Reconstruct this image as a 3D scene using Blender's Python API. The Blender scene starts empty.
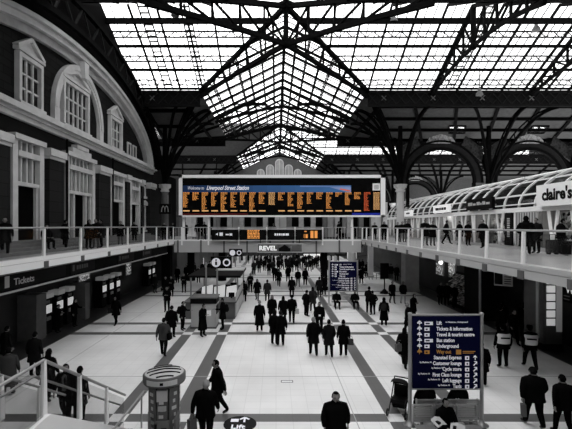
import bpy, math, random
from mathutils import Vector, Matrix
random.seed(7)
PI = math.pi
scn = bpy.context.scene
C = scn.collection

# ------------------------------------------------------------------ camera
cam_d = bpy.data.cameras.new('camera')
cam = bpy.data.objects.new('camera', cam_d); C.objects.link(cam)
cam.location = (0, 0, 6.0); cam.rotation_euler = (PI/2, 0, 0)
cam_d.sensor_width = 36; cam_d.lens = 400/572*36
cam_d.shift_x = 10/572; cam_d.shift_y = 11.5/572
cam_d.clip_start = .05; cam_d.clip_end = 600
scn.camera = cam
# ------------------------------------------------------------------ world: white overcast sky
world = bpy.data.worlds.new('overcast_sky'); scn.world = world
world.use_nodes = True
wn = world.node_tree; wn.nodes.clear()
wo = wn.nodes.new('ShaderNodeOutputWorld'); wb = wn.nodes.new('ShaderNodeBackground')
tc = wn.nodes.new('ShaderNodeTexCoord'); nz = wn.nodes.new('ShaderNodeTexNoise'); rp = wn.nodes.new('ShaderNodeValToRGB')
nz.inputs['Scale'].default_value = 2.2; nz.inputs['Detail'].default_value = 3
rp.color_ramp.elements[0].position = .3; rp.color_ramp.elements[0].color = (.80, .80, .81, 1)
rp.color_ramp.elements[1].position = .7; rp.color_ramp.elements[1].color = (1, 1, 1, 1)
wn.links.new(tc.outputs['Generated'], nz.inputs['Vector']); wn.links.new(nz.outputs['Fac'], rp.inputs['Fac'])
sx_ = wn.nodes.new('ShaderNodeSeparateXYZ'); gm = wn.nodes.new('ShaderNodeMapRange'); mm = wn.nodes.new('ShaderNodeMix')   # sky made brighter on the left to lift the light on the right floor
mm.data_type = 'RGBA'; mm.blend_type = 'MULTIPLY'; mm.inputs['Factor'].default_value = 1
gm.inputs['From Min'].default_value = -.9; gm.inputs['From Max'].default_value = .9; gm.inputs['To Min'].default_value = 1.45; gm.inputs['To Max'].default_value = .62
wn.links.new(tc.outputs['Generated'], sx_.inputs[0]); wn.links.new(sx_.outputs['X'], gm.inputs['Value'])
wn.links.new(rp.outputs['Color'], mm.inputs['A']); wn.links.new(gm.outputs[0], mm.inputs['B']); wn.links.new(mm.outputs['Result'], wb.inputs['Color']); wn.links.new(wb.outputs['Background'], wo.inputs['Surface'])
wb.inputs['Strength'].default_value = 5.0
# ------------------------------------------------------------------ exposure
vs = scn.view_settings
vs.view_transform = 'Standard'; vs.look = 'None'; vs.gamma = 1; vs.use_curve_mapping = False
vs.exposure = -0.27
scn.cycles.max_bounces = 7; scn.cycles.diffuse_bounces = 3; scn.cycles.transparent_max_bounces = 16
scn.cycles.glossy_bounces = 2; scn.cycles.transmission_bounces = 3
scn.cycles.use_denoising = True

# ------------------------------------------------------------------ materials
MATS = {}
def mat(name, col, rough=.6, metal=0, var=0, vscale=3, emit=0, spec=.12, alpha=1):
    if name in MATS: return MATS[name]
    if not isinstance(col, (tuple, list)): col = (col, col, col)
    m = bpy.data.materials.new(name); m.use_nodes = True
    nt = m.node_tree; b = nt.nodes['Principled BSDF']
    b.inputs['Base Color'].default_value = (*col, 1); b.inputs['Roughness'].default_value = rough
    b.inputs['Metallic'].default_value = metal; b.inputs['Specular IOR Level'].default_value = spec
    if emit:
        if 'led' in name: b.inputs['Base Color'].default_value = (col[0]*.03, col[1]*.03, col[2]*.03, 1)
        b.inputs['Emission Color'].default_value = (*col, 1); b.inputs['Emission Strength'].default_value = emit
    if var:
        t = nt.nodes.new('ShaderNodeTexCoord'); n = nt.nodes.new('ShaderNodeTexNoise'); r = nt.nodes.new('ShaderNodeValToRGB')
        n.inputs['Scale'].default_value = vscale; n.inputs['Detail'].default_value = 4
        r.color_ramp.elements[0].position = .3; r.color_ramp.elements[1].position = .7
        r.color_ramp.elements[0].color = (*[c*(1-var) for c in col], 1); r.color_ramp.elements[1].color = (*[min(1, c*(1+var)) for c in col], 1)
        nt.links.new(t.outputs['Object'], n.inputs['Vector']); nt.links.new(n.outputs['Fac'], r.inputs['Fac'])
        nt.links.new(r.outputs['Color'], b.inputs['Base Color'])
    MATS[name] = m
    return m
def glass_mat(name, tint=.9, refl=.06, dirt=.08, dirtcol=.5, scale=.8):
    m = bpy.data.materials.new(name); m.use_nodes = True
    nt = m.node_tree; nt.nodes.clear()
    o = nt.nodes.new('ShaderNodeOutputMaterial'); tr = nt.nodes.new('ShaderNodeBsdfTransparent')
    gl = nt.nodes.new('ShaderNodeBsdfGlossy'); df = nt.nodes.new('ShaderNodeBsdfDiffuse')
    a = nt.nodes.new('ShaderNodeMixShader'); b = nt.nodes.new('ShaderNodeMixShader')
    tr.inputs['Color'].default_value = (tint, tint, tint, 1); gl.inputs['Roughness'].default_value = .05
    gl.inputs['Color'].default_value = (.9, .9, .9, 1)
    df.inputs['Color'].default_value = (dirtcol, dirtcol, dirtcol, 1)
    a.inputs[0].default_value = refl
    t = nt.nodes.new('ShaderNodeTexCoord'); n = nt.nodes.new('ShaderNodeTexNoise'); mr = nt.nodes.new('ShaderNodeMapRange')
    n.inputs['Scale'].default_value = scale; mr.inputs['From Min'].default_value = .45; mr.inputs['From Max'].default_value = .75
    mr.inputs['To Min'].default_value = dirt*.3; mr.inputs['To Max'].default_value = dirt
    nt.links.new(t.outputs['Object'], n.inputs['Vector']); nt.links.new(n.outputs['Fac'], mr.inputs['Value'])
    nt.links.new(tr.outputs[0], a.inputs[1]); nt.links.new(gl.outputs[0], a.inputs[2])
    nt.links.new(mr.outputs[0], b.inputs[0]); nt.links.new(a.outputs[0], b.inputs[1]); nt.links.new(df.outputs[0], b.inputs[2])
    nt.links.new(b.outputs[0], o.inputs['Surface'])
    MATS[name] = m
    return m
def brick_mat(name, c1, c2, mortar, scale, plane='YZ', bw=.5, bh=.25, ms=.02):
    m = mat(name, c1, .9, spec=.03); nt = m.node_tree; b = nt.nodes['Principled BSDF']
    t = nt.nodes.new('ShaderNodeTexCoord'); s = nt.nodes.new('ShaderNodeSeparateXYZ'); cb = nt.nodes.new('ShaderNodeCombineXYZ'); br = nt.nodes.new('ShaderNodeTexBrick')
    nt.links.new(t.outputs['Object'], s.inputs[0]); nt.links.new(s.outputs[plane[0]], cb.inputs[0]); nt.links.new(s.outputs[plane[1]], cb.inputs[1])
    nt.links.new(cb.outputs[0], br.inputs['Vector'])
    br.inputs['Color1'].default_value = (c1, c1, c1, 1); br.inputs['Color2'].default_value = (c2, c2, c2, 1); br.inputs['Mortar'].default_value = (mortar, mortar, mortar, 1)
    br.inputs['Scale'].default_value = scale; br.inputs['Mortar Size'].default_value = ms; br.inputs['Brick Width'].default_value = bw; br.inputs['Row Height'].default_value = bh
    nt.links.new(br.outputs['Color'], b.inputs['Base Color'])
    return m
def floor_mat(name, base, line, var):
    m = mat(name, base, .3, spec=.25); nt = m.node_tree; b = nt.nodes['Principled BSDF']
    t = nt.nodes.new('ShaderNodeTexCoord'); br = nt.nodes.new('ShaderNodeTexBrick'); n = nt.nodes.new('ShaderNodeTexNoise')
    mx = nt.nodes.new('ShaderNodeMix'); mx.data_type = 'RGBA'; mx.blend_type = 'MULTIPLY'; mx.inputs['Factor'].default_value = 1
    br.offset = 0; br.inputs['Scale'].default_value = 1; br.inputs['Brick Width'].default_value = .525; br.inputs['Row Height'].default_value = .525
    br.inputs['Mortar Size'].default_value = .012; br.inputs['Mortar Smooth'].default_value = .1
    br.inputs['Color1'].default_value = (base, base, base, 1); br.inputs['Color2'].default_value = (base*var, base*var, base*var, 1); br.inputs['Mortar'].default_value = (line, line, line, 1)
    r = nt.nodes.new('ShaderNodeValToRGB'); r.color_ramp.elements[0].color = (.82, .82, .82, 1); r.color_ramp.elements[1].color = (1, 1, 1, 1)
    r.color_ramp.elements[0].position = .3; r.color_ramp.elements[1].position = .62
    n.inputs['Scale'].default_value = .35; n.inputs['Detail'].default_value = 6
    nt.links.new(t.outputs['Object'], br.inputs['Vector']); nt.links.new(t.outputs['Object'], n.inputs['Vector'])
    nt.links.new(n.outputs['Fac'], r.inputs['Fac']); nt.links.new(br.outputs['Color'], mx.inputs['A']); nt.links.new(r.outputs['Color'], mx.inputs['B'])
    nt.links.new(mx.outputs['Result'], b.inputs['Base Color'])
    return m
def goods_mat(name, lo, hi, scale, em=0):
    m = mat(name, lo, .6); nt = m.node_tree; b = nt.nodes['Principled BSDF']
    t = nt.nodes.new('ShaderNodeTexCoord'); v = nt.nodes.new('ShaderNodeTexVoronoi'); r = nt.nodes.new('ShaderNodeValToRGB')
    v.inputs['Scale'].default_value = scale
    r.color_ramp.elements[0].position = .25; r.color_ramp.elements[1].position = .8
    r.color_ramp.elements[0].color = (lo, lo, lo, 1); r.color_ramp.elements[1].color = (hi, hi, hi, 1)
    nt.links.new(t.outputs['Object'], v.inputs['Vector']); nt.links.new(v.outputs['Color'], r.inputs['Fac']); nt.links.new(r.outputs['Color'], b.inputs['Base Color'])
    if em: nt.links.new(r.outputs['Color'], b.inputs['Emission Color']); b.inputs['Emission Strength'].default_value = em
    return m

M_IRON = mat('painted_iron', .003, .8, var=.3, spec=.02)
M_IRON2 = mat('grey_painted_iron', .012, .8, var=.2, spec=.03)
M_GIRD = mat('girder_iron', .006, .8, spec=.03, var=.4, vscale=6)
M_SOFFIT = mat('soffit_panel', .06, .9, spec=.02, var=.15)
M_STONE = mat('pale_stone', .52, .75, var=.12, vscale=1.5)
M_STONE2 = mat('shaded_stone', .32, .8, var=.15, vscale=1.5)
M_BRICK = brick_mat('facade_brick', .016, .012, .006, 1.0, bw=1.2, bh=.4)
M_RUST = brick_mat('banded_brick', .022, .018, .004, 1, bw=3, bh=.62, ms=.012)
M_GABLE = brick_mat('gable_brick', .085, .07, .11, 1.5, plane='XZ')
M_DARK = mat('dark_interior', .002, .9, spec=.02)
M_DARK2 = mat('charcoal_panel', .007, .7, spec=.05, var=.2)
M_GREY = mat('mid_grey_paint', .1, .5, var=.1)
M_WHITE = mat('white_paint', .8, .45)
M_OFFW = mat('light_grey_paint', .42, .45)
M_STEEL = mat('brushed_steel', .33, .4, metal=.5)
M_BLACK = mat('black_plastic', .003, .5, spec=.08)
M_NAVY = mat('navy_sign_enamel', (.003, .004, .026), .5, spec=.03)
M_TXT = mat('white_lettering', (.8, .8, .85), .5, emit=.22)
M_YEL = mat('amber_lettering', (.5, .25, .06), .5, emit=.05)
M_ORANGE = mat('amber_led', (1, .40, .10), .5, emit=.95)
M_ORANGE2 = mat('pale_amber_led', (1, .55, .22), .5, emit=.95)
M_RED = mat('red_led', (1, .17, .06), .5, emit=.75)
M_SCREEN = mat('black_display', .002, .6, spec=.03)
M_FLOOR = floor_mat('white_terrazzo', .8, .7, .98)
M_BAND = floor_mat('grey_terrazzo', .13, .11, .93)
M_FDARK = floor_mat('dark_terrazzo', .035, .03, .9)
M_DECK = floor_mat('walkway_tiles', .4, .34, .95)
M_PANE = glass_mat('roof_glass', .93, .03, .34, .3, .5)
M_CLEAR = glass_mat('clear_glass', .88, .008, .05, .06, 2)
M_FROST = glass_mat('grey_glass', .3, .05, .5, .05, 1)
M_WINDOW = mat('dark_window_glass', .006, .3, spec=.3)
M_LIT = mat('shop_light', (1, .98, .95), .5, emit=14)
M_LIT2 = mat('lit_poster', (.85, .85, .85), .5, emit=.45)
M_GOODS = goods_mat('shelf_goods', .02, .9, 5)
M_GOODS2 = goods_mat('poster_print', .05, .9, 7, .35)

# ------------------------------------------------------------------ mesh helpers
class MB:
    def __init__(s): s.v = []; s.f = []; s.m = []; s.smooth = []
    def add(s, vs_, fs, mi=0, sm=False):
        n = len(s.v); s.v += [tuple(p) for p in vs_]
        for f in fs: s.f.append(tuple(i+n for i in f)); s.m.append(mi); s.smooth.append(sm)
        return s
    def box(s, x0, x1, y0, y1, z0, z1, mi=0):
        return s.add([(x0,y0,z0),(x1,y0,z0),(x1,y1,z0),(x0,y1,z0),(x0,y0,z1),(x1,y0,z1),(x1,y1,z1),(x0,y1,z1)],
                     [(0,3,2,1),(4,5,6,7),(0,1,5,4),(1,2,6,5),(2,3,7,6),(3,0,4,7)], mi)
    def bar(s, p, q, w, h=None, mi=0, up=(0,0,1)):
        h = h or w; p = Vector(p); q = Vector(q); d = (q-p)
        if d.length < 1e-5: return s
        d.normalize(); u = Vector(up)
        if abs(d.dot(u)) > .98: u = Vector((0,1,0))
        a = d.cross(u).normalized()*(w/2); b = a.cross(d).normalized()*(h/2)
        vs_ = [p-a-b, p+a-b, p+a+b, p-a+b, q-a-b, q+a-b, q+a+b, q-a+b]
        return s.add(vs_, [(3,2,1,0),(4,5,6,7),(0,1,5,4),(1,2,6,5),(2,3,7,6),(3,0,4,7)], mi)
    def path(s, pts, w, h=None, mi=0, up=(0,0,1)):
        for a, b in zip(pts, pts[1:]): s.bar(a, b, w, h, mi, up)
        return s
    def tube(s, p, q, r, r2=None, n=10, mi=0):
        r2 = r if r2 is None else r2; p = Vector(p); q = Vector(q); d = (q-p).normalized()
        u = Vector((0,0,1)) if abs(d.z) < .95 else Vector((1,0,0))
        a = d.cross(u).normalized(); b = a.cross(d)
        vs_ = []
        for c, rr in ((p, r), (q, r2)):
            for i in range(n):
                t = 2*PI*i/n; vs_.append(c + a*math.cos(t)*rr + b*math.sin(t)*rr)
        fs = [(i, (i+1) % n, n+(i+1) % n, n+i) for i in range(n)]
        s.add(vs_, fs, mi, True); s.add(vs_[:n], [tuple(reversed(range(n)))], mi); s.add(vs_[n:], [tuple(range(n))], mi)
        return s
    def tpath(s, pts, r, n=8, mi=0):
        for a, b in zip(pts, pts[1:]): s.tube(a, b, r, r, n, mi)
        return s
    def lathe(s, prof, c=(0,0,0), n=20, mi=0, sx=1, sy=1):
        vs_ = []
        for r, z in prof:
            for i in range(n):
                t = 2*PI*i/n; vs_.append((c[0]+r*sx*math.cos(t), c[1]+r*sy*math.sin(t), c[2]+z))
        fs = []
        for k in range(len(prof)-1):
            for i in range(n): fs.append((k*n+i, k*n+(i+1) % n, (k+1)*n+(i+1) % n, (k+1)*n+i))
        s.add(vs_, fs, mi, True)
        if prof[0][0] > 1e-4: s.add(vs_[:n], [tuple(reversed(range(n)))], mi)
        if prof[-1][0] > 1e-4: s.add(vs_[-n:], [tuple(range(n))], mi)
        return s
    def prism(s, poly, vec, mi=0):
        n = len(poly); v = [Vector(p) for p in poly]; w = [p+Vector(vec) for p in v]
        s.add(v+w, [tuple(range(n)), tuple(reversed(range(n, 2*n)))] + [(i, (i+1) % n, n+(i+1) % n, n+i) for i in range(n)], mi)
        return s
    def quad(s, a, b, c, d, mi=0): return s.add([a, b, c, d], [(0,1,2,3)], mi)
    def loft(s, rings, mi=0, caps=True, sm=True):
        n = len(rings[0]); vs_ = [p for r in rings for p in r]; fs = []
        for k in range(len(rings)-1):
            for i in range(n): fs.append((k*n+i, k*n+(i+1) % n, (k+1)*n+(i+1) % n, (k+1)*n+i))
        s.add(vs_, fs, mi, sm)
        if caps: s.add(rings[0], [tuple(reversed(range(n)))], mi); s.add(rings[-1], [tuple(range(n))], mi)
        return s
    def sphere(s, c, r, nu=12, nv=8, mi=0):
        r = r if isinstance(r, (tuple, list)) else (r, r, r)
        rings = []
        for k in range(nv+1):
            ph = -PI/2 + PI*k/nv; rr = max(math.cos(ph), .02)
            rings.append([(c[0]+r[0]*rr*math.cos(2*PI*i/nu), c[1]+r[1]*rr*math.sin(2*PI*i/nu), c[2]+r[2]*math.sin(ph)) for i in range(nu)])
        return s.loft(rings, mi)
    def mesh(s, name, mats):
        me = bpy.data.meshes.new(name); me.from_pydata(s.v, [], s.f)
        for m in (mats if isinstance(mats, (list, tuple)) else [mats]): me.materials.append(m)
        me.polygons.foreach_set('material_index', s.m); me.polygons.foreach_set('use_smooth', s.smooth)
        me.update(); return me
    def build(s, name, mats, parent=None, loc=None, rz=0):
        o = bpy.data.objects.new(name, s.mesh(name, mats)); C.objects.link(o)
        if loc is not None: o.location = loc
        if rz: o.rotation_euler = (0, 0, rz)
        if parent: o.parent = parent
        return o
def tag(o, label, cat, group=None, kind=None):
    o['label'] = label; o['category'] = cat
    if group: o['group'] = group
    if kind: o['kind'] = kind
    return o
def thing(name, label, cat, loc=(0,0,0), rz=0, group=None, scale=1):
    o = bpy.data.objects.new(name, None); C.objects.link(o); o.location = loc; o.rotation_euler = (0,0,rz)
    o.scale = (scale,)*3; o.empty_display_size = .1
    return tag(o, label, cat, group)
def struct(mb, name, mats, parent=None):
    o = mb.build(name, mats, parent)
    if not parent: o['kind'] = 'structure'
    return o
def sempty(name):
    o = bpy.data.objects.new(name, None); C.objects.link(o); o['kind'] = 'structure'; return o
def copy_tree(o, parent=None, loc=None, rz=None, label=None):
    c = o.copy(); C.objects.link(c); c.parent = parent
    if loc is not None: c.location = loc
    if rz is not None: c.rotation_euler = (0, 0, rz)
    if label: c['label'] = label
    for ch in list(o.children): copy_tree(ch, c)
    return c
def text(s, size, m, parent, loc, rot, name='lettering', shear=0, bold=0, align='LEFT', spacing=1, sx=1):
    cu = bpy.data.curves.new('t', 'FONT'); cu.body = s; cu.size = size; cu.shear = shear; cu.offset = bold
    cu.align_x = align; cu.space_character = spacing; cu.extrude = .006; cu.resolution_u = 2
    t = bpy.data.objects.new('t', cu); C.objects.link(t)
    dg = bpy.context.evaluated_depsgraph_get(); me = bpy.data.meshes.new_from_object(t.evaluated_get(dg))
    bpy.data.objects.remove(t); me.materials.clear(); me.materials.append(m); me.name = name
    o = bpy.data.objects.new(name, me); C.objects.link(o); o.parent = parent; o.location = loc; o.rotation_euler = rot; o.scale = (sx, 1, 1)
    return o
FACE = (PI/2, 0, 0); FACE_R = (PI/2, 0, PI/2); FACE_L = (PI/2, 0, -PI/2)   # facing the camera / facing +X / facing -X
def fl(px, py):                                                            # point of the concourse floor seen at px, py
    D = 2400/(py-226); return ((px-276)*D/400, D)
# ================================================================== FLOOR
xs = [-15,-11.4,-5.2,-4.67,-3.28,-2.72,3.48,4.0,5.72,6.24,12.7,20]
ys = [-3]
for k in range(8):
    c = -.7+12.1*k
    for e in (c-1.42, c-.88, c+.86, c+1.38): ys.append(e)
ys.append(88); ys = sorted(y for y in ys if -3 <= y <= 88)
fb = MB()
isbx = [(-5.2,-4.67),(-3.28,-2.72),(3.48,4.0),(5.72,6.24)]
def in_by(y):
    for k in range(8):
        c = -.7+12.1*k
        if c-1.42 < y < c-.88 or c+.86 < y < c+1.38: return True
    return False
for i in range(len(xs)-1):
    for j in range(len(ys)-1):
        mx_, my_ = (xs[i]+xs[i+1])/2, (ys[j]+ys[j+1])/2
        ix = any(a < mx_ < b for a, b in isbx); iy = in_by(my_)
        mi = 1 if (ix != iy) else 0
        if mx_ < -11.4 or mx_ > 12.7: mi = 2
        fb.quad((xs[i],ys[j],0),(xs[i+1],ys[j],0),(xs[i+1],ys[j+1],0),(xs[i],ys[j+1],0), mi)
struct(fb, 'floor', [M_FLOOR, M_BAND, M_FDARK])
jb = MB()   # long expansion joints in the terrazzo
for y in (15.95, 27.8, 40): jb.box(-11.4, 12.7, y-.02, y+.02, 0, .004)
for x in (-9.2, 2.47):
    jb.box(x-.015, x+.015, -2, 87, 0, .004)
struct(jb, 'trim_1', mat('joint_metal', .4, .5))
# floor disc reading Lift
x0, y0 = fl(240, 424)
t = thing('floor_sticker', 'round black floor sticker reading Lift with an up arrow', 'floor sticker', (x0, y0, .001))
MB().lathe([(.5,0),(.5,.006)], n=40).build('disc', M_BLACK, t)
text('Lift', .33, M_TXT, t, (-.26,-.3,.01), (0,0,0), bold=.008)
a = MB(); a.bar((.12,.1,.01),(.12,.4,.01),.06,.01); a.bar((-.02,.27,.01),(.12,.4,.01),.06,.01); a.bar((.26,.27,.01),(.12,.4,.01),.06,.01); a.build('arrow', M_TXT, t)
MB().box(-.3,-.06,.12,.3,.004,.012).build('pictogram', M_TXT, t)
x0, y0 = fl(287, 381.5)
tag(MB().path([(x0-.22,y0-.1,.004),(x0+.22,y0-.1,.004),(x0+.22,y0+.1,.004),(x0-.22,y0+.1,.004),(x0-.22,y0-.1,.004)], .03, .006).build('access_cover', M_GREY), 'small rectangular access cover frame set in the white floor', 'floor cover')

# ================================================================== WALKWAYS (upper level)
XL, XR, DZ = -9.35, 7.85, 4.65
struct(MB().box(-13.5, XL, -3, 36.6, 4.3, DZ), 'floor_walkway_left', M_DECK)
struct(MB().box(XR, 20, -3, 36.6, 4.35, DZ), 'floor_walkway_right', M_DECK)
struct(MB().box(-13.5, 20, 36.6, 41.5, 4.2, DZ), 'floor_walkway_back', M_DECK)
struct(MB().box(12, 20, 41.5, 52, 4.2, DZ), 'floor_walkway_far_right', M_DECK)
struct(MB().box(-20, -10.9, 41.5, 52, 4.2, DZ), 'floor_walkway_far_left', M_DECK)
struct(MB().box(XL+.05, XR-.1, 36.45, 36.6, 3.6, 4.72), 'trim_2', M_OFFW)       # front face of the back walkway
b = MB()
for i in range(9): b.box(-9+i*2.1, -8.86+i*2.1, 36.36, 36.46, 3.6, 4.7)
struct(b, 'trim_3', M_GREY)
# under-deck fascias
b = MB(); b.box(-10.05, -9.9, -2, 36.4, 3.5, 4.3); struct(b, 'trim_4', M_DARK2)
struct(MB().box(-9.9, -9.86, -2, 36.4, 3.5, 3.57), 'trim_5', M_OFFW)
struct(MB().box(-9.9, -9.35, -2, 36.6, 4.28, 4.34), 'trim_6', M_GREY)
b = MB(); b.prism([(XR+.05,-2,4.42),(XR+.05,-2,4.62),(XR+.9,-2,4.5),(XR+.9,-2,4.22),(XR+.6,-2,4.22)], (0,38.5,0)); struct(b, 'trim_7', M_GREY)

def balustrade(label, X, side, ypos, zr, kerb):
    t = thing('balustrade', label, 'balustrade', (X, ypos[0], DZ))
    y0 = ypos[0]; Y1 = ypos[-1]-y0
    MB().tube((0,0,zr-DZ), (0,Y1,zr-DZ), .035, n=10).build('handrail', M_STEEL, t)
    k = MB(); k.box(-.07,.07,0,Y1,-.02,.14); k.box(-.07+.12*side*0,.10*1,0,Y1,-.3,-.04); k.build('kerb_beam', M_WHITE if kerb else M_OFFW, t)
    for y in ypos:
        p = MB(); p.prism([(-.05*1,y-y0-.075,-.05),(-.05,y-y0+.075,-.05),(-.03,y-y0+.04,zr-DZ-.03),(-.03,y-y0-.04,zr-DZ-.03)], (.09,0,0))
        o = p.build('post', M_WHITE, t)
        MB().box(-.1,.12,y-y0-.16,y-y0+.16,-.34,-.06).build('bracket', M_GREY, o)
    for a, b_ in zip(ypos, ypos[1:]):
        MB().box(-.006,.006,a-y0+.09,b_-y0-.09,.18,zr-DZ-.1).build('glass_panel', M_CLEAR, t)
    return t
balustrade('long glazed balustrade with tapered white posts on the left walkway', XL, 1, [16.1+3.03*k for k in range(-5, 7)]+[36.4], 5.93, True)
balustrade('long glazed balustrade with tapered white posts on the right walkway', XR, -1, [12.7+2.2*k for k in range(-5, 11)]+[36.4], 5.86, False)
t = thing('balustrade', 'barred balustrade across the back walkway under the departure board', 'balustrade', (0, 36.5, DZ))
MB().tube((XL,0,1.22),(XR,0,1.22),.04).build('handrail', M_STEEL, t)
MB().box(XL,XR,-.06,.06,-.02,.1).build('kerb_beam', M_WHITE, t)
for px in (182,208.5,238.8,266.7,295,322.5,352.5):
    x = (px-276)*36.5/400; MB().box(x-.07,x+.07,-.07,.07,-.4,1.25).build('post', M_WHITE, t)
for i in range(60):
    x = XL+.28*i+.2
    if x > -6 and x < 4.3 or x > XR: continue
    MB().box(x-.014,x+.014,-.014,.014,.1,1.2).build('baluster', M_OFFW, t)

# ================================================================== FACADE (left brick building)
FX = -13.5
def fz(mb, y0, y1, z0, z1, d0, d1, mi=0): return mb.box(FX+d0, FX+d1, y0, y1, z0, z1, mi)
YC = 27.3
def ell(y): 
    t_ = 1-((y-YC)/14.6)**2
    return 12.0+5.8*math.sqrt(max(t_, 0))
poly = [(FX,-3,4.65),(FX,43.3,4.65),(FX,43.3,12.0)]
for i in range(41):
    a = PI*i/40; poly.append((FX, YC+14.6*math.cos(a), 12.0+5.8*math.sin(a)))
poly += [(FX,-3,12.0)]
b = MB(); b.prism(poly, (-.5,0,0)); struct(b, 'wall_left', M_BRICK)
# end return of the facade
struct(MB().box(FX-6, FX, 43.3, 43.9, 4.65, 18), 'wall_left_return', M_BRICK)
# dark gable above the arch, following the roof slopes
def roofz(y): return 22.7-.4875*abs(y-30) if abs(y-30) < 8 else 18.8-.26*(abs(y-30)-8)
b = MB(); ya = 12.7
while ya < 43.3:
    yb = min(ya+.5, 43.3); b.prism([(FX+.35,ya,ell(ya)),(FX+.35,yb,ell(yb)),(FX+.35,yb,roofz(yb)),(FX+.35,ya,roofz(ya))], (-.6,0,0)); ya = yb
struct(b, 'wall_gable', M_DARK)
struct(MB().box(FX-.8, FX-.3, -3, 13, 12, 17), 'wall_left_upper', M_DARK2)
def arc(mb, yc, zc, ry, rz, w, d0, d1, a0=0, a1=PI, n=40, mi=0):
    for i in range(n):
        A, B = a0+(a1-a0)*i/n, a0+(a1-a0)*(i+1)/n
        def pt(a, k, d): return (FX+d, yc+(ry+k)*math.cos(a), zc+(rz+k)*math.sin(a))
        v = [pt(A,0,d0),pt(B,0,d0),pt(B,w,d0),pt(A,w,d0),pt(A,0,d1),pt(B,0,d1),pt(B,w,d1),pt(A,w,d1)]
        mb.add(v, [(0,1,2,3),(7,6,5,4),(0,4,5,1),(3,2,6,7),(0,3,7,4),(1,5,6,2)], mi)
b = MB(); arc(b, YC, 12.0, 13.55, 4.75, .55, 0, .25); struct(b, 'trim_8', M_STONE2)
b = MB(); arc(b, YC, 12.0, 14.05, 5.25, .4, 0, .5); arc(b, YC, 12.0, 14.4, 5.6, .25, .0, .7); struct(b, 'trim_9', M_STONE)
# iron arched truss in front of the gable
t = thing('arched_truss', 'dark curved iron truss over the big stone arch of the brick facade', 'truss', (-12.6, YC, 12))
def ell_pts(ry, rz, n=40, x=0, a0=.0, a1=PI): return [(x, ry*math.cos(a0+(a1-a0)*i/n), rz*math.sin(a0+(a1-a0)*i/n)) for i in range(n+1)]
lo, hi = ell_pts(15.0, 6.5), ell_pts(15.6, 8.2)
MB().path(lo, .35, .3, up=(1,0,0)).build('lower_chord', M_IRON, t); MB().path(hi, .3, .3, up=(1,0,0)).build('upper_chord', M_IRON, t)
w = MB()
for i in range(0, 40, 2): w.bar(lo[i], hi[i+1], .12); w.bar(hi[i+1], lo[i+2], .12)
w.build('web', M_IRON2, t)
# string course (cornice) between the storeys
b = MB(); fz(b, -3, 43.3, 11.55, 11.8, 0, .25); fz(b, -3, 43.3, 11.8, 11.95, 0, .4); fz(b, -3, 43.4, 11.95, 12.25, 0, .62); struct(b, 'trim_10', M_STONE)
b = MB(); fz(b, -3, 43.3, 10.4, 11.5, 0, .05)
for y in (22.0, 26.5, 33.5): pass
struct(b, 'trim_11', M_DARK2)
def pediment(mb, y0, y1, z, h, d):
    m_ = (y0+y1)/2
    fz(mb, y0, y1, z, z+.16, 0, d)
    mb.bar((FX+d/2, y0+.02, z+.18), (FX+d/2, m_, z+h), d, .2, up=(0,0,1)); mb.bar((FX+d/2, y1-.02, z+.18), (FX+d/2, m_, z+h), d, .2, up=(0,0,1))
    mb.prism([(FX+.06,y0+.1,z+.1),(FX+.06,y1-.1,z+.1),(FX+.06,m_,z+h-.05)], (.06,0,0))
NW = [0]
def sash(y0, y1, z0, z1, nx, nz_, ped=1.0, d=.28, cw=.22, glass=M_WINDOW):
    NW[0] += 1
    r = sempty('window_%d' % NW[0])
    p = MB(); fz(p, y0, y1, z0, z1, .01, .05); p.build('pane', glass, r)
    f = MB(); fz(f, y0-cw, y0, z0, z1, 0, d); fz(f, y1, y1+cw, z0, z1, 0, d); fz(f, y0-cw, y1+cw, z1, z1+cw, 0, d); fz(f, y0-cw-.08, y1+cw+.08, z0-.2, z0, 0, d+.12)
    f.build('frame', M_STONE, r)
    g = MB()
    for i in range(1, nx): y = y0+(y1-y0)*i/nx; fz(g, y-.05, y+.05, z0, z1, .03, .16)
    for i in range(1, nz_): z = z0+(z1-z0)*i/nz_; fz(g, y0, y1, z-.05, z+.05, .03, .14)
    g.build('mullion', M_STONE, r)
    if ped: q = MB(); pediment(q, y0-cw-.12, y1+cw+.12, z1+cw+.06, ped, .32); q.build('pediment', M_STONE, r)
    return r
sash(20.85, 22.55, 12.5, 14.85, 3, 3, ped=.95)
sash(25.2, 28.2, 12.45, 15.1, 5, 3, ped=.85)
sash(32.3, 34.3, 12.45, 14.7, 3, 3, ped=.95)
for y in (36.3, 37.7): sash(y, y+.6, 12.45, 13.5, 1, 1, ped=0, cw=.12, d=.12)
b = MB(); arc(b, YC, 13.2, 2.8, 3.0, .25, 0, .25); arc(b, YC, 13.2, 3.02, 3.22, .35, 0, .3)
fz(b, YC-3.37, YC-2.8, 12.2, 13.2, 0, .28); fz(b, YC+2.8, YC+3.37, 12.2, 13.2, 0, .28)
b.prism([(FX,YC-.2,16.0),(FX,YC+.2,16.0),(FX,YC+.34,17.1),(FX,YC-.34,17.1)], (.6,0,0)); struct(b, 'trim_12', M_STONE)
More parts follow.
